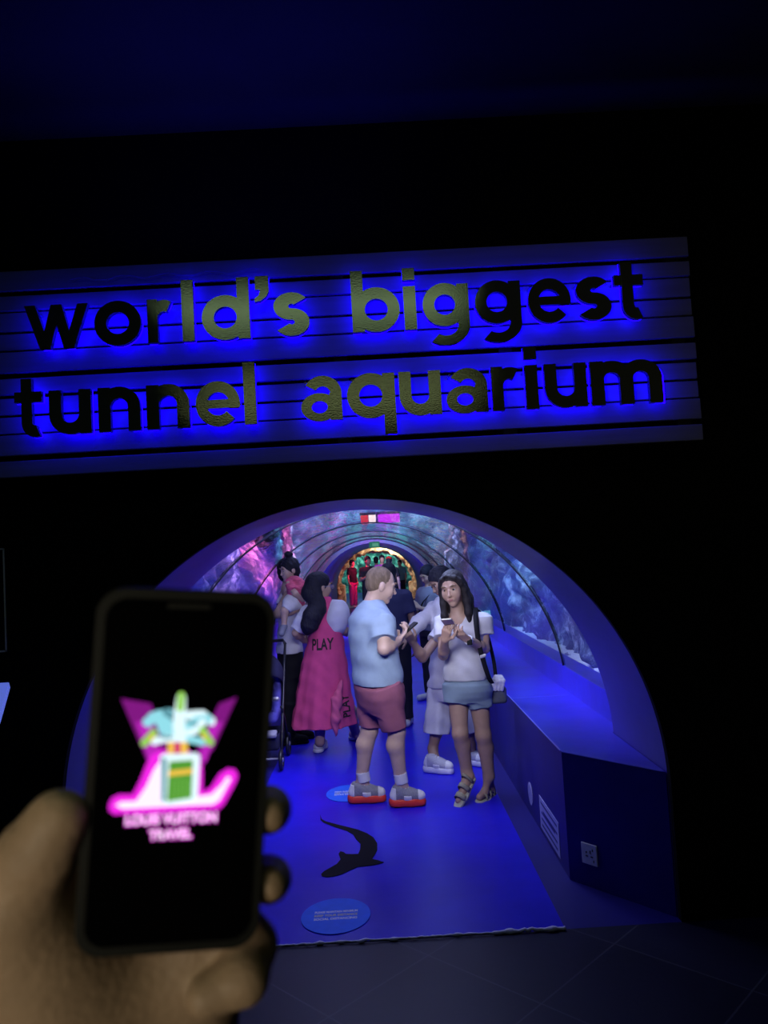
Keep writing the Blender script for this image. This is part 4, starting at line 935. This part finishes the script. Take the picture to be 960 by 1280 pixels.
for h_, t_, an in ((fLh, fLt, anL), (fRh, fRt, anR)):
    d = nrm(t_-h_); sd = nrm(np.cross(d, V(0, 0, 1))); up = np.cross(sd, d); Lf = np.linalg.norm(t_-h_); o0 = h_-up*.010
    S = Sdf(); S.cap(o0+d*.0, o0+d*Lf*.65, .036, .043, .02).cap(o0+d*Lf*.65, o0+d*Lf*.98, .043, .036, .02); S.cut(o0+up*.012, up); S.cut(o0-up*.010, -up)
    sn = S.mesh('sandal', .005, SAS, wom)
    def band(a, z, w_, hw_=.048):
        pts = [o0+d*Lf*a+sd*hw_*math.cos(t)+up*(.008+z*math.sin(t)) for t in np.linspace(0, pi, 11)]; m2 = MB(); wv = []
        for p in pts: wv += [p-d*w_, p+d*w_]
        n2 = len(pts); f_ = [(2*i, 2*i+1, 2*i+3, 2*i+2) for i in range(n2-1)]; m2.add(wv, f_); ob = m2.build('strap', SAN, sn, True); so = ob.modifiers.new('thick', 'SOLIDIFY'); so.thickness = .004; return ob
    band(.74, .050, .018, .043); band(.42, .070, .016, .042)
    band(.10, .088, .010, .038)
S = Sdf(); wdir = nrm(wrL-elL); S.cyl(wrL-wdir*.028, wrL-wdir*.006, .033, .032, .003); wt = S.mesh('watch_band', .003, mat('watch_white', (.62, .62, .66), .5), wom)
S = Sdf(); S.box(wrL-wdir*.017+V(.004, -.030, -.012), (.018, .008, .02), None, .005); S.mesh('watch_face', .003, CASE, wt)
pp = thing('mobile_phone', 'phone with a pale edge held by the woman in white T-shirt', 'phone', J(560, 779, -.38))
mb = MB().prism(rrect(.070, .145, .01, 5), J(560, 778, -.40), nrm(V(.96, -.25, .05)), nrm(V(-.22, -.85, .30)), nrm(V(-.04, .30, .9)), 0, .009); mb.build('body', mat('phone_pale', (.5, .5, .42), .35), pp)
# shoulder bag: webbing strap, grey pouch, striped scarf tied on it
bag = thing('shoulder_bag', 'small grey shoulder bag on a black strap beside the denim shorts', 'bag', J(622, 866, .02))
def ribbon(name, pts, w_, m, parent, wd):
    pts = [V(*p) for p in pts]; k = np.linspace(0, len(pts)-1, 40); ar = np.array(pts); pp_ = np.stack([np.interp(k, range(len(pts)), ar[:, i]) for i in range(3)], 1)
    for _ in range(6): pp_[1:-1] = (pp_[:-2]+pp_[1:-1]*2+pp_[2:])/4
    wd = nrm(wd); v = []
    for p in pp_: v += [p-wd*w_/2, p+wd*w_/2]
    o = mesh(name, v, [(2*i, 2*i+1, 2*i+3, 2*i+2) for i in range(len(pp_)-1)], m, parent, True); so = o.modifiers.new('thick', 'SOLIDIFY'); so.thickness = .005; return o
WEB = cloth('webbing_black', (.012, .012, .016)); WEW = mat('webbing_white', (.6, .6, .62), .6)
sf = ribbon('strap', [J(594, 760, -.02), J(594, 766, -.105), J(595, 780, -.175), J(598, 805, -.185), J(604, 826, -.175), J(610, 845, -.13), J(615, 854, -.05)], .036, WEB, bag, V(1, .25, -.15))
ribbon('strap', [J(594, 760, -.02), J(600, 764, .05), J(611, 800, .085), J(617, 826, .075), J(620, 850, .03)], .028, WEB, bag, V(.9, .4, -.1))
ribbon('strap_loop', [J(600, 821, -.19), J(607, 819, -.185)], .022, WEW, sf, V(0, 0, 1))
S = Sdf(); S.box(J(622, 868, .03), (.062, .05, .062), None, .03); S.mesh('pouch', .006, mat('bag_grey', (.09, .10, .13), .6, bump=.2, bs=60), bag, wrinkle=.002)
S = Sdf()
for i in range(4): S.chain([J(615+4.2*i, 862, -.03), J(616.5+4.2*i, 851, -.045), J(619+2.6*i, 845, .0)], [.012, .016, .010], .006)
S.mesh('scarf', .005, mat('scarf_striped', (.6, .6, .72), .8, var=.25, vs_=30), bag, label='white striped scarf')

# --- woman in long white clothes, half hidden ---------------------------------------------------------
Y0 = 6.3
ww = thing('person', 'person in loose white shirt and cropped white trousers reaching towards the man in pink shorts', 'person', (J(556, 950)[0], Y0, 0))
f3 = nrm(V(-.8, -.55, 0)); r3, _, _ = frame(f3); SK3 = skin('skin_brown', (.30, .18, .125)); WHC = cloth('white_linen', (.48, .47, .53)); 
h3 = Head(J(551, 727, .0), V(-.75, -.35, -.5), V(-.4, 0, 1), .95)
B = Sdf(); h3.skull(B, J(556, 750, .02), .046); B.chain([J(560, 852), J(559, 800), J(558, 768)], [.12, .105, .09], .05)
shR, shL = J(557, 762)+r3*.15, J(558, 764)-r3*.15
elR, wrR = J(523, 779, -.05), J(509, 798, -.18); elL, wrL = J(528, 822, -.30), J(516, 803, -.36)
arm(B, shR, elR, wrR, .9); arm(B, shL, elL, wrL, 1.05); B.cap(J(557, 760), shR, .05, .045, .04).cap(J(557, 760), shL, .05, .045, .04)
hand(B, wrR, V(-.7, -.2, -.35), V(0, 0, -1), V(-.2, -.9, 0), .7, .9); hand(B, wrL, J(510, 793, -.40)-wrL, V(-.2, .5, .6), V(.6, .2, .5), .7, .9)
hipR, hipL = J(550, 858, .05), J(570, 858, -.05); knR, anR = J(546, 902, .0), J(541, 936, -.0); knL, anL = J(582, 898, -.0), J(588, 930, .03)
leg(B, hipR, knR, anR, -f3, .9); leg(B, hipL, knL, anL, -f3, .9)
a0, a1 = V(J(531, 955)[0], 6.22, .006), V(J(563, 955)[0], 6.10, .006); b0, b1 = V(J(583, 945)[0], 6.42, .006), V(J(602, 945)[0], 6.25, .006)
foot(B, anR, a0+V(.05, -.02, .045), a1+V(-.05, .02, .04)); foot(B, anL, b0+V(.03, -.04, .045), b1+V(-.02, .05, .04))
B.mesh('body', .0065, SK3, ww); h3.face(ww)
h3.hair('hair', hairm('hair_navy_dark', (.010, .010, .020)), ww, lambda S: S.chain([h3.L(-.03, -.07, .0), h3.L(-.06, -.05, -.12), h3.L(-.06, .02, -.22)], [.05, .045, .03], .02), True, 1.06, (.09, .07), .006)
S = Sdf(); S.loft(stn([(746, 545, 566, .07, .06), (756, 540, 576, .14, .10), (780, 540, 580, .155, .12), (812, 539, 579, .15, .12), (842, 538, 580, .165, .135), (858, 537, 581, .175, .14)]), r3, .02, fold=wave(9, .02))
S.cap(J(557, 760), shR, .06, .062, .04).cap(J(557, 760), shL, .06, .062, .04); S.cap(shR, elR, .062, .058, .03).cyl(elR, elR+(wrR-elR)*.86, .058, .050, .03); S.cyl(shL, shL+(elL-shL)*.66, .064, .075, .03)
S.mesh('shirt', .0062, WHC, ww, wrinkle=.006, wf=28)
S = Sdf(); S.loft(stn([(846, 541, 579, .155, .125), (862, 539, 581, .165, .135), (874, 540, 582, .15, .12)]), r3, .03)
S.cyl(hipR, J(546, 917, .0), .100, .110, .02, fold=wave(6, .06)); S.cyl(hipL, J(584, 914, .0), .090, .085, .02, fold=wave(6, .06)); S.mesh('trousers', .0062, WHC, ww, wrinkle=.005, wf=24)
UPW = mat('sneaker_white', (.42, .42, .50), .6, bump=.2, bs=80); SOW = mat('sole_white', (.66, .66, .76), .5)
sneaker(ww, a0, a1, anR, UPW, SOW, LAC, .046, chunk=1.05); sneaker(ww, b0, b1, anL, UPW, SOW, LAC, .046, chunk=1.05)

# --- woman in the long pink dress -----------------------------------------------------------------------
Y0 = 7.0
pk = thing('person', 'long-haired woman seen from behind in a long pink dress with PLAY on its back', 'person', (J(403, 935)[0], Y0, 0))
f4 = nrm(V(.38, .92, 0)); r4, _, _ = frame(f4); DRS = cloth('dress_pink', (.56, .065, .20)); SLV = cloth('sleeve_white', (.56, .57, .66))
h4 = Head(J(400, 733), V(.85, .5, -.1), V(.05, 0, 1), 1.02)
B = Sdf(); h4.skull(B, J(403, 757), .048); B.chain([J(404, 840), J(404, 800), J(403, 772)], [.12, .095, .08], .05)
shR, shL = J(404, 764)+r4*.155, J(402, 764)-r4*.155
elR, wrR = J(430, 788, .03), J(433, 792, .25); elL, wrL = J(370, 791, .0), J(379, 800, .16)
B.cap(J(403, 760), shR, .05, .045, .04).cap(J(403, 760), shL, .05, .045, .04); arm(B, shR, elR, wrR); arm(B, shL, elL, wrL)
hand(B, wrR, V(.3, .9, .1), V(-1, 0, 0), V(0, 0, 1), .5, .9); hand(B, wrL, V(.5, .8, -.1), V(1, 0, 0), V(0, 0, 1), .5, .9)
hipR, hipL = J(412, 845), J(396, 845); knR, anR = J(438, 888, .12), J(445, 917, .3); knL, anL = J(401, 892), J(400, 927)
leg(B, hipR, knR, anR, -f4); leg(B, hipL, knL, anL, -f4)
a0, a1 = V(J(399.5, 940)[0]-.02, 7.0, .006), V(J(399.5, 940)[0]+.03, 7.25, .006); b0, b1 = V(J(444, 925)[0]-.06, 7.42, .006), V(J(444, 925)[0]+.12, 7.58, .006)
foot(B, anL, a0+V(0, .05, .04), a1+V(0, -.05, .035)); foot(B, anR, b0+V(.03, .05, .04), b1+V(-.03, -.04, .035))
B.mesh('body', .007, SK2, pk); h4.face(pk)
def lh(S):
    S.chain([h4.L(0, -.06, .02), h4.L(-.0, -.10, -.06), J(397, 755, -.10), J(390, 770, -.17), J(386, 782, -.17), J(384, 788, -.16)], [.085, .07, .068, .078, .070, .04], .03)
    S.chain([h4.L(.05, -.06, -.04), J(400, 762, -.13), J(393, 783, -.17)], [.05, .055, .035], .02)
h4.hair('hair', hairm('hair_black', (.008, .008, .018)), pk, lh, True, 1.06, (.086, .07), .0065, .0012)
S = Sdf(); h4c = h4
gl = MB()
for sgn_ in (-1, 1):
    gl.tube([h4.L(.032*sgn_+.022*math.cos(t), .112, .002+.016*math.sin(t)) for t in np.linspace(0, 2*pi, 14)[:-1]], .0022, 6, True); gl.tube([h4.L(sgn_*.055, .11, .006), h4.L(sgn_*.086, .05, .006), h4.L(sgn_*.088, -.02, .0)], .0022, 6)
gl.tube([h4.L(-.01, .114, .004), h4.L(.01, .114, .004)], .002, 6); gl.build('glasses', mat('glasses_frame', (.3, .3, .38), .3), pk, True)
S = Sdf()
S.loft(stn([(746, 396, 412, .06, .05), (753, 390, 418, .11, .07), (764, 388, 422, .135, .095), (782, 386, 426, .142, .12), (800, 383, 431, .165, .14), (825, 376, 435, .21, .17), (865, 368, 441, .26, .20), (908, 362, 447, .305, .235)]), r4, .02, fold=lambda th, z: 1+np.clip(1.15-z, 0, 1)*.045*np.sin(8*th+2.5*z)+np.clip(1.0-z, 0, 1)*.03*np.sin(15*th-3*z))
# the slit at her right side
S.cap(J(427, 862, -.22), J(432, 912, -.24), .006, .030, .0, True)
S.cut(J(405, 906), V(.04, 0, -1))
dr = S.mesh('dress', .0068, DRS, pk, wrinkle=.004, wf=22)
S = Sdf(); S.chain([J(427, 850, -.20), J(421, 875, -.24), J(419, 900, -.25), J(420, 924, -.24)], [.010, .045, .040, .004], .02); S.mesh('dress_flap', .0068, mat('dress_lining', (.60, .10, .22), .9), dr, wrinkle=.006, wf=40)
S = Sdf(); S.ell(J(421, 772, -.02), (.115, .13, .165), [nrm(V(.93, -.1, -.25)), nrm(V(.1, 1, 0)), nrm(V(.25, 0, .95))], .02).cap(J(414, 760), J(421, 772), .07, .09, .03); S.mesh('sleeve', .0065, SLV, pk, wrinkle=.005, wf=34)
S = Sdf(); S.cap(shL, J(379, 776), .06, .07, .03).cyl(J(379, 776), J(372, 788), .068, .072, .03); S.mesh('sleeve', .0065, SLV, pk, wrinkle=.004, wf=34)
INK = mat('print_black', (.012, .008, .012), .8)
text_on(dr, 'PLAY', J(400, 808, -.25), V(.97, -.1, .03), V(0, 0, 1), .135, INK, .004, 'dress_lettering', 1.05, .62)
text_on(dr, 'PLAY', J(437, 884, -.2), V(.05, -.05, 1), V(-.75, -.65, 0), .12, INK, .003, 'dress_lettering', 1.0, .7)
SHW = mat('shoe_pale', (.6, .6, .6), .6)
sneaker(pk, a0, a1, anL, SHW, SOW, LAC, .030, 'slip_on_shoe', .0065, .07); sneaker(pk, b0, b1, anR, mat('shoe_blush', (.6, .42, .48), .6), SOW, LAC, .030, 'slip_on_shoe', .0065, .07)
MB().tube([elL+nrm(wrL-elL)*.02+V(.04*math.cos(t), .006*math.sin(t), .04*math.sin(t)) for t in np.linspace(0, 2*pi, 16)[:-1]], .0035, 6, True).build('bracelet', mat('bracelet', (.5, .5, .55), .3, metal=.8), pk, True)

# --- woman in the white tank top and the child she carries ------------------------------------------------
Y0 = 7.45
ca = thing('person', 'woman in white tank top and black trousers carrying a child', 'person', (J(362, 928)[0], Y0, 0))
f5 = nrm(V(.95, .3, 0)); r5, _, _ = frame(f5); SK5 = skin('skin_light', (.46, .31, .24)); TNK = cloth('tank_white', (.62, .62, .68)); BLT = cloth('trousers_black', (.008, .008, .012))
h5 = Head(J(361, 713, .08), V(.9, .4, 0), (0, 0, 1), .92)
B = Sdf(); h5.skull(B, J(359, 733, .04), .046); B.chain([J(362, 825), J(361, 790), J(360, 756)], [.095, .085, .08], .05)
shR, shL = J(358, 742)+r5*.15, J(360, 742)-r5*.15; elR, wrR = J(346, 768, -.20), J(366, 765, -.26); elL, wrL = J(368, 770, .2), J(380, 760, .05)
B.cap(J(359, 738), shR, .05, .045, .04).cap(J(359, 738), shL, .05, .045, .04); arm(B, shR, elR, wrR, 1.05); arm(B, shL, elL, wrL)
hand(B, wrR, V(.9, .1, .25), V(0, .3, 1), V(0, -.3, .6), .6, .9); hand(B, wrL, V(.4, -.9, .1), V(0, 0, 1), V(0, .2, .6), .6, .9)
hipR, hipL = J(361, 832, -.055), J(362, 832, .055); knR, anR = J(362, 878, -.08), J(360, 918, -.06); knL, anL = J(366, 878, .08), J(368, 914, .12); leg(B, hipR, knR, anR, -f5); leg(B, hipL, knL, anL, -f5)
B.mesh('body', .008, SK5, ca); h5.face(ca); h5.hair('hair', hairm('hair_black', (.008, .008, .018)), ca, None, True, 1.05)
S = Sdf(); S.loft(stn([(747, 350, 370, .10, .08), (765, 347, 376, .145, .11), (790, 347, 377, .14, .112), (806, 346, 378, .155, .125), (815, 346, 378, .158, .128)]), r5, .02); S.mesh('tank_top', .0075, TNK, ca, wrinkle=.004, wf=28)
S = Sdf(); c0 = J(359, 742)
for sg in (1, -1): S.chain([J(360, 752)+r5*sg*.075+f5*.085, J(359, 735)+r5*sg*.075, J(360, 752)+r5*sg*.075-f5*.085], [.016, .018, .016], .01)
S.mesh('tank_strap', .006, TNK, ca)
S = Sdf(); S.loft(stn([(810, 347, 377, .15, .12), (830, 347, 379, .16, .125), (845, 348, 379, .15, .12)]), r5, .03); S.cap(hipR, knR, .100, .080, .03).cyl(knR, anR-V(0, 0, .03), .080, .068, .03); S.cap(hipL, knL, .100, .080, .03).cyl(knL, anL-V(0, 0, .03), .080, .068, .03); S.mesh('trousers', .008, BLT, ca, wrinkle=.003)
for an in (anR, anL):
    z = V(1, 1, 0); a0 = an*z+V(-.06, -.01, .006); sneaker(ca, a0, a0+V(.25, .04, 0), an, BLT, BLT, BLT, .025, 'black_shoe', .008, .08)
Y0 = 7.2
ch = thing('person', 'small child with a hair bun in pink top carried on an arm', 'person', J(366, 757))
hc = Head(J(361.5, 712), V(-.85, -.5, -.2), V(.12, 0, 1), .84); SKC = skin('skin_child', (.48, .32, .26)); CPK = mat('child_pink', (.62, .10, .20), .9, var=.35, vs_=22, stretch=(1, 1, 3))
B = Sdf(); hc.skull(B, J(367, 727), .04); B.chain([J(368, 750), J(371, 733)], [.075, .07], .04)
B.cap(J(361, 730, -.07), J(369, 742, -.11), .030, .026, .02).cap(J(369, 742, -.11), J(378, 750, -.06), .026, .019, .02); hand(B, J(378, 750, -.06), V(.8, .4, -.1), V(0, 0, -1), V(0, -1, 0), .5, .62)
B.cap(J(374, 730, .08), J(379, 742, .06), .028, .024, .02).cap(J(379, 742, .06), J(383, 750, .02), .023, .018, .02); hand(B, J(383, 750, .02), V(.5, -.5, -.1), V(0, 0, -1), V(0, 1, 0), .5, .62)
B.cap(J(363, 754, -.06), J(356, 763, -.09), .048, .036, .02).cap(J(356, 763, -.09), J(355, 781, -.08), .036, .024, .02).cap(J(355, 782, -.08), J(352, 790, -.13), .022, .018, .02)
B.cap(J(370, 755, .06), J(378, 765, .02), .048, .036, .02).cap(J(378, 765, .02), J(377, 781, .02), .036, .024, .02).cap(J(377, 782, .02), J(379, 789, -.03), .022, .018, .02)
B.mesh('body', .0062, SKC, ch); hc.face(ch)
hc.hair('hair', hairm('hair_black', (.008, .008, .018)), ch, lambda S: S.ell(hc.L(-.0, -.03, .165), V(.04, .04, .036)), True, 1.05, (.085, .066), .0055, .003)
S = Sdf(); S.chain([J(371, 748), J(370, 733)], [.085, .088], .03).cap(J(360, 727, -.05), J(368, 725, -.05), .03, .035, .03).cap(J(368, 725), J(380, 735, .0), .04, .05, .03).cyl(J(362, 729, -.07), J(366, 737, -.1), .04, .04, .02); S.mesh('pink_top', .0062, CPK, ch, wrinkle=.006, wf=40)
S = Sdf(); S.cap(J(365, 753, -.03), J(370, 754, .03), .085, .085, .03).cyl(J(363, 754, -.06), J(357, 762, -.088), .06, .052, .02).cyl(J(370, 755, .06), J(377, 764, .025), .06, .052, .02); S.mesh('white_shorts', .0062, TNK, ch, wrinkle=.004)
for a_, b_ in (((355, 783, -.08), (352, 792, -.14)), ((377, 783, .02), (379, 791, -.04))):
    S = Sdf(); S.cap(J(*a_), J(*b_), .033, .028, .02); S.mesh('grey_shoe', .005, mat('shoe_grey', (.16, .17, .24), .7), ch)

# --- pram --------------------------------------------------------------------------------------------------
px0 = J(352, 935)[0]; 
pr = thing('pram', 'black pram with blue seat in front of the black trousers', 'pram', (px0-.09, 6.72, 0))
X0, Y1 = px0-.09, 6.72; FR = mat('pram_frame', (.012, .012, .016), .35); SIL = mat('pram_silver', (.5, .5, .52), .3, metal=.7); FAB = cloth('pram_fabric', (.02, .02, .06)); SEAT = cloth('pram_seat', (.10, .09, .42))
for sx_, sy_ in ((-.18, -.22), (.18, -.22), (-.18, .28), (.18, .28)):
    r_w = .085 if sy_ < 0 else .10; c = V(X0+sx_, Y1+sy_, r_w+.005)
    wh = MB().tube([c+V(0, (r_w-.016)*math.cos(t), (r_w-.016)*math.sin(t)) for t in np.linspace(0, 2*pi, 25)[:-1]], .016, 8, True).build('wheel', FR, pr, True)
    m2 = MB()
    for k in range(5): m2.tube([c, c+V(0, (r_w-.02)*math.cos(k*2*pi/5), (r_w-.02)*math.sin(k*2*pi/5))], .006, 6)
    m2.tube([c-V(.018, 0, 0), c+V(.018, 0, 0)], .018, 10).build('hub', SIL, wh, True)
for sx_ in (-.18, .18):
    MB().tube([V(X0+sx_, Y1-.22, .09), V(X0+sx_, Y1-.05, .36), V(X0+sx_, Y1+.25, .80), V(X0+sx_, Y1+.38, .98)], .012, 8).build('frame_tube', FR, pr, True)
    MB().tube([V(X0+sx_, Y1+.28, .105), V(X0+sx_, Y1+.10, .36), V(X0+sx_, Y1-.08, .50)], .011, 8).build('frame_tube', FR, pr, True)
MB().tube([V(X0-.18, Y1+.38, .98), V(X0-.16, Y1+.42, 1.01), V(X0+.16, Y1+.42, 1.01), V(X0+.18, Y1+.38, .98)], .015, 8).build('handle_bar', FR, pr, True)
MB().tube([V(X0-.18, Y1-.22, .10), V(X0+.18, Y1-.22, .10)], .009, 8).build('axle', SIL, pr, True)
S = Sdf(); S.box(V(X0, Y1-.02, .43), (.155, .17, .045), None, .03).box(V(X0, Y1+.15, .62), (.155, .04, .22), [V(1, 0, 0), nrm(V(0, 1, -.4)), nrm(V(0, .4, 1))], .03); S.mesh('seat', .009, SEAT, pr)
S = Sdf(); S.ell(V(X0, Y1+.10, .74), (.19, .24, .20), None).ell(V(X0, Y1+.08, .70), (.175, .23, .18), None, .0, True); S.cut(V(X0, Y1, .72), V(0, -.5, -1)); S.mesh('canopy', .008, FAB, pr)
S = Sdf(); S.box(V(X0, Y1+.03, .22), (.16, .20, .07), None, .03).box(V(X0, Y1+.03, .27), (.145, .185, .06), None, .02, .005, True); S.mesh('basket', .009, FAB, pr)
S = Sdf(); S.box(V(X0, Y1-.20, .30), (.15, .045, .018), [V(1, 0, 0), nrm(V(0, 1, .3)), nrm(V(0, -.3, 1))], .012); S.mesh('footrest', .007, mat('pram_grey', (.30, .30, .36), .5), pr)
S = Sdf(); S.cap(V(X0-.16, Y1-.16, .58), V(X0+.16, Y1-.16, .58), .02, .02); S.mesh('bumper_bar', .006, SIL, pr)
# --- people farther down the tunnel, built with the same parts but coarser -----------------------------------
def far_person(label, x, Y, h, fwd, top, low, hair_c, skin_c, res=.014, top_y=None, arms='down', cap=None, name='t_shirt', g=1.0, hair_long=False, prop=None, hfw=None, ztop=None):
    """a standing figure of height h at (x, Y); arms hang, or bend forward as when holding a phone"""
    k = h/1.70; f = nrm(V(fwd[0], fwd[1], 0)); r, _, _ = frame(f); o = V(x, Y, 0)
    p = lambda a, b, z: o+(r*a+f*b)*k+V(0, 0, z*k)
    t = thing('person', label, 'person', o)
    H_ = Head(p(0, .02, 1.575), hfw if hfw is not None else V(f[0], f[1], -.12), (0, 0, 1), .96*k); B = Sdf(); H_.skull(B, p(0, -.01, 1.42), .05)
    B.chain([p(0, 0, .95), p(0, 0, 1.15), p(0, -.01, 1.33)], [.125*k*g, .115*k*g, .10*k*g], .05)
    for s in (-1, 1):
        sh = p(s*.17, -.01, 1.36)
        if arms == 'down': el, wr, d = p(s*.23, -.03, 1.09), p(s*.235, .04, .85), V(0, 0, -1)+f*.15
        else: el, wr, d = p(s*.22, .03, 1.08), p(s*.08, .25, 1.18), f*.4+V(0, 0, .6)-r*s*.4
        B.cap(p(0, -.01, 1.37), sh, .05*k, .045*k, .04); arm(B, sh, el, wr, k); hand(B, wr, d, -r*s+f*.1, f+V(0, 0, .2), .5, .95*k)
        leg(B, p(s*.09, 0, .90), p(s*.10, .02, .48), p(s*.11, -.01, .09), -f, k); foot(B, p(s*.11, -.01, .09), p(s*.11, -.05, .04), p(s*.12, .13, .035), k)
    B.mesh('body', res, skin_c, t)
    if cap is None:
        ex_ = (lambda S: S.chain([H_.L(0, -.07, 0), H_.L(0, -.10, -.12), H_.L(0, -.09, -.26)], [.07, .07, .05], .03)) if hair_long else None
        H_.hair('hair', hair_c, t, ex_, True, 1.05, res=res*.8, wr=.001)
    else:
        H_.hair('hair', hair_c, t, None, True, .98, res=res*.8, wr=0)
        S = Sdf(); H_.E(S, (0, -.012, .045), (.088, .106, .088)); S.cut(H_.L(0, 0, .045), -H_.u); H_.E(S, (0, .105, .052), (.07, .065, .010), .01); S.mesh('cap', res*.7, cap, t)
    if res < .012: H_.face(t)
    S = Sdf(); q = [(1.42, .07, .065), (1.39, .14, .09), (1.32, .19*g, .125), (1.15, .18*g, .13*g), (.98, .18*g, .135*g), (.88, .185*g, .14*g)]
    S.loft([(z*k, o[0], o[1], a*k, b*k) for z, a, b in q], r, .02)
    for s in (-1, 1):
        sh = p(s*.17, -.01, 1.36); el = p(s*.23, -.03, 1.09) if arms == 'down' else p(s*.22, .03, 1.08); S.cap(p(0, 0, 1.36), sh, .06*k, .06*k, .04); S.cyl(sh, sh+(el-sh)*.7, .062*k, .066*k, .03)
    S.mesh(name, res, top, t, wrinkle=.003, wf=26)
    S = Sdf(); S.loft([(z*k, o[0], o[1], a*k, b*k) for z, a, b in ((.97, .165*g, .12*g), (.88, .175*g, .13*g), (.80, .17*g, .125*g))], r, .03)
    for s in (-1, 1): S.cyl(p(s*.09, 0, .90), p(s*.11, -.005, .09), .10*k*g, .068*k, .02)
    S.mesh('trousers', res, low, t, wrinkle=.002)
    for s in (-1, 1):
        S = Sdf(); S.cap(p(s*.11, -.05, .045), p(s*.122, .16, .04), .042*k, .040*k, .02); S.cut(p(0, 0, .004), V(0, 0, -1)); S.mesh('shoe', min(res, .01), SHW, t)
    return t, p
NVY = cloth('tee_navy', (.035, .04, .10)); DRK = cloth('dark_cloth', (.02, .02, .03)); GRY = cloth('grey_cloth', (.16, .16, .22)); PUR = cloth('purple_cloth', (.30, .05, .40)); MGT = cloth('magenta_lit_cloth', (.6, .05, .30)); RDC = cloth('red_cap', (.6, .03, .03))  # MGT: pink light on the far figure's trousers, put into the cloth colour
HB = hairm('hair_black', (.008, .008, .018)); TEALC = cloth('teal_cloth', (.10, .30, .30))
far_person('person in plain navy T-shirt seen from behind, just beyond the man in pink shorts', P(489, 780, 7.9)[0], 7.9, 1.66, (.15, 1), NVY, DRK, HB, SK3, .0085, g=1.06)
t_, p_ = far_person('woman in grey top with dark hair looking down, far behind the white shirt', P(537, 745, 9.2)[0], 9.2, 1.60, (-.8, -.6), GRY, DRK, HB, SK2, .0085, arms='bent', hfw=V(-.7, -.5, -.45), hair_long=True)
ribbon('bag_strap', [p_(-.14, .02, 1.40), p_(-.05, .16, 1.25), p_(.12, .15, 1.0)], .035, WEB, t_, V(.5, .5, .3))
xx = lambda px, Y: P(px, 710, Y)[0]
far_person('figure lit pink standing at the left side of the golden rock archway', xx(440, 27.3), 27.3, 1.70, (.7, -.5), DRK, MGT, HB, SK2, .02)
far_person('person in dark clothes facing the camera, left of the sandy-haired head', xx(460, 21), 21, 1.78, (.3, -1), DRK, DRK, HB, SK3, .018, arms='bent')
far_person('person with dark hair far off between the dark-clothed person and the red cap', xx(470.5, 25.5), 25.5, 1.76, (0, 1), TEALC, DRK, HB, SK2, .02)
far_person('person in purple top far off, beside the red cap', xx(478, 24), 24, 1.80, (.1, -1), PUR, PUR, HB, SK2, .02)
far_person('person in dark shirt and red cap far down the tunnel', xx(486.5, 20), 20, 1.74, (.2, 1), DRK, DRK, HB, SK1, .018, cap=RDC, g=1.1)
far_person('person in teal far off nearest the right side of the golden rock archway', xx(500, 28.6), 28.6, 1.60, (-.5, -1), TEALC, DRK, HB, SK2, .02)
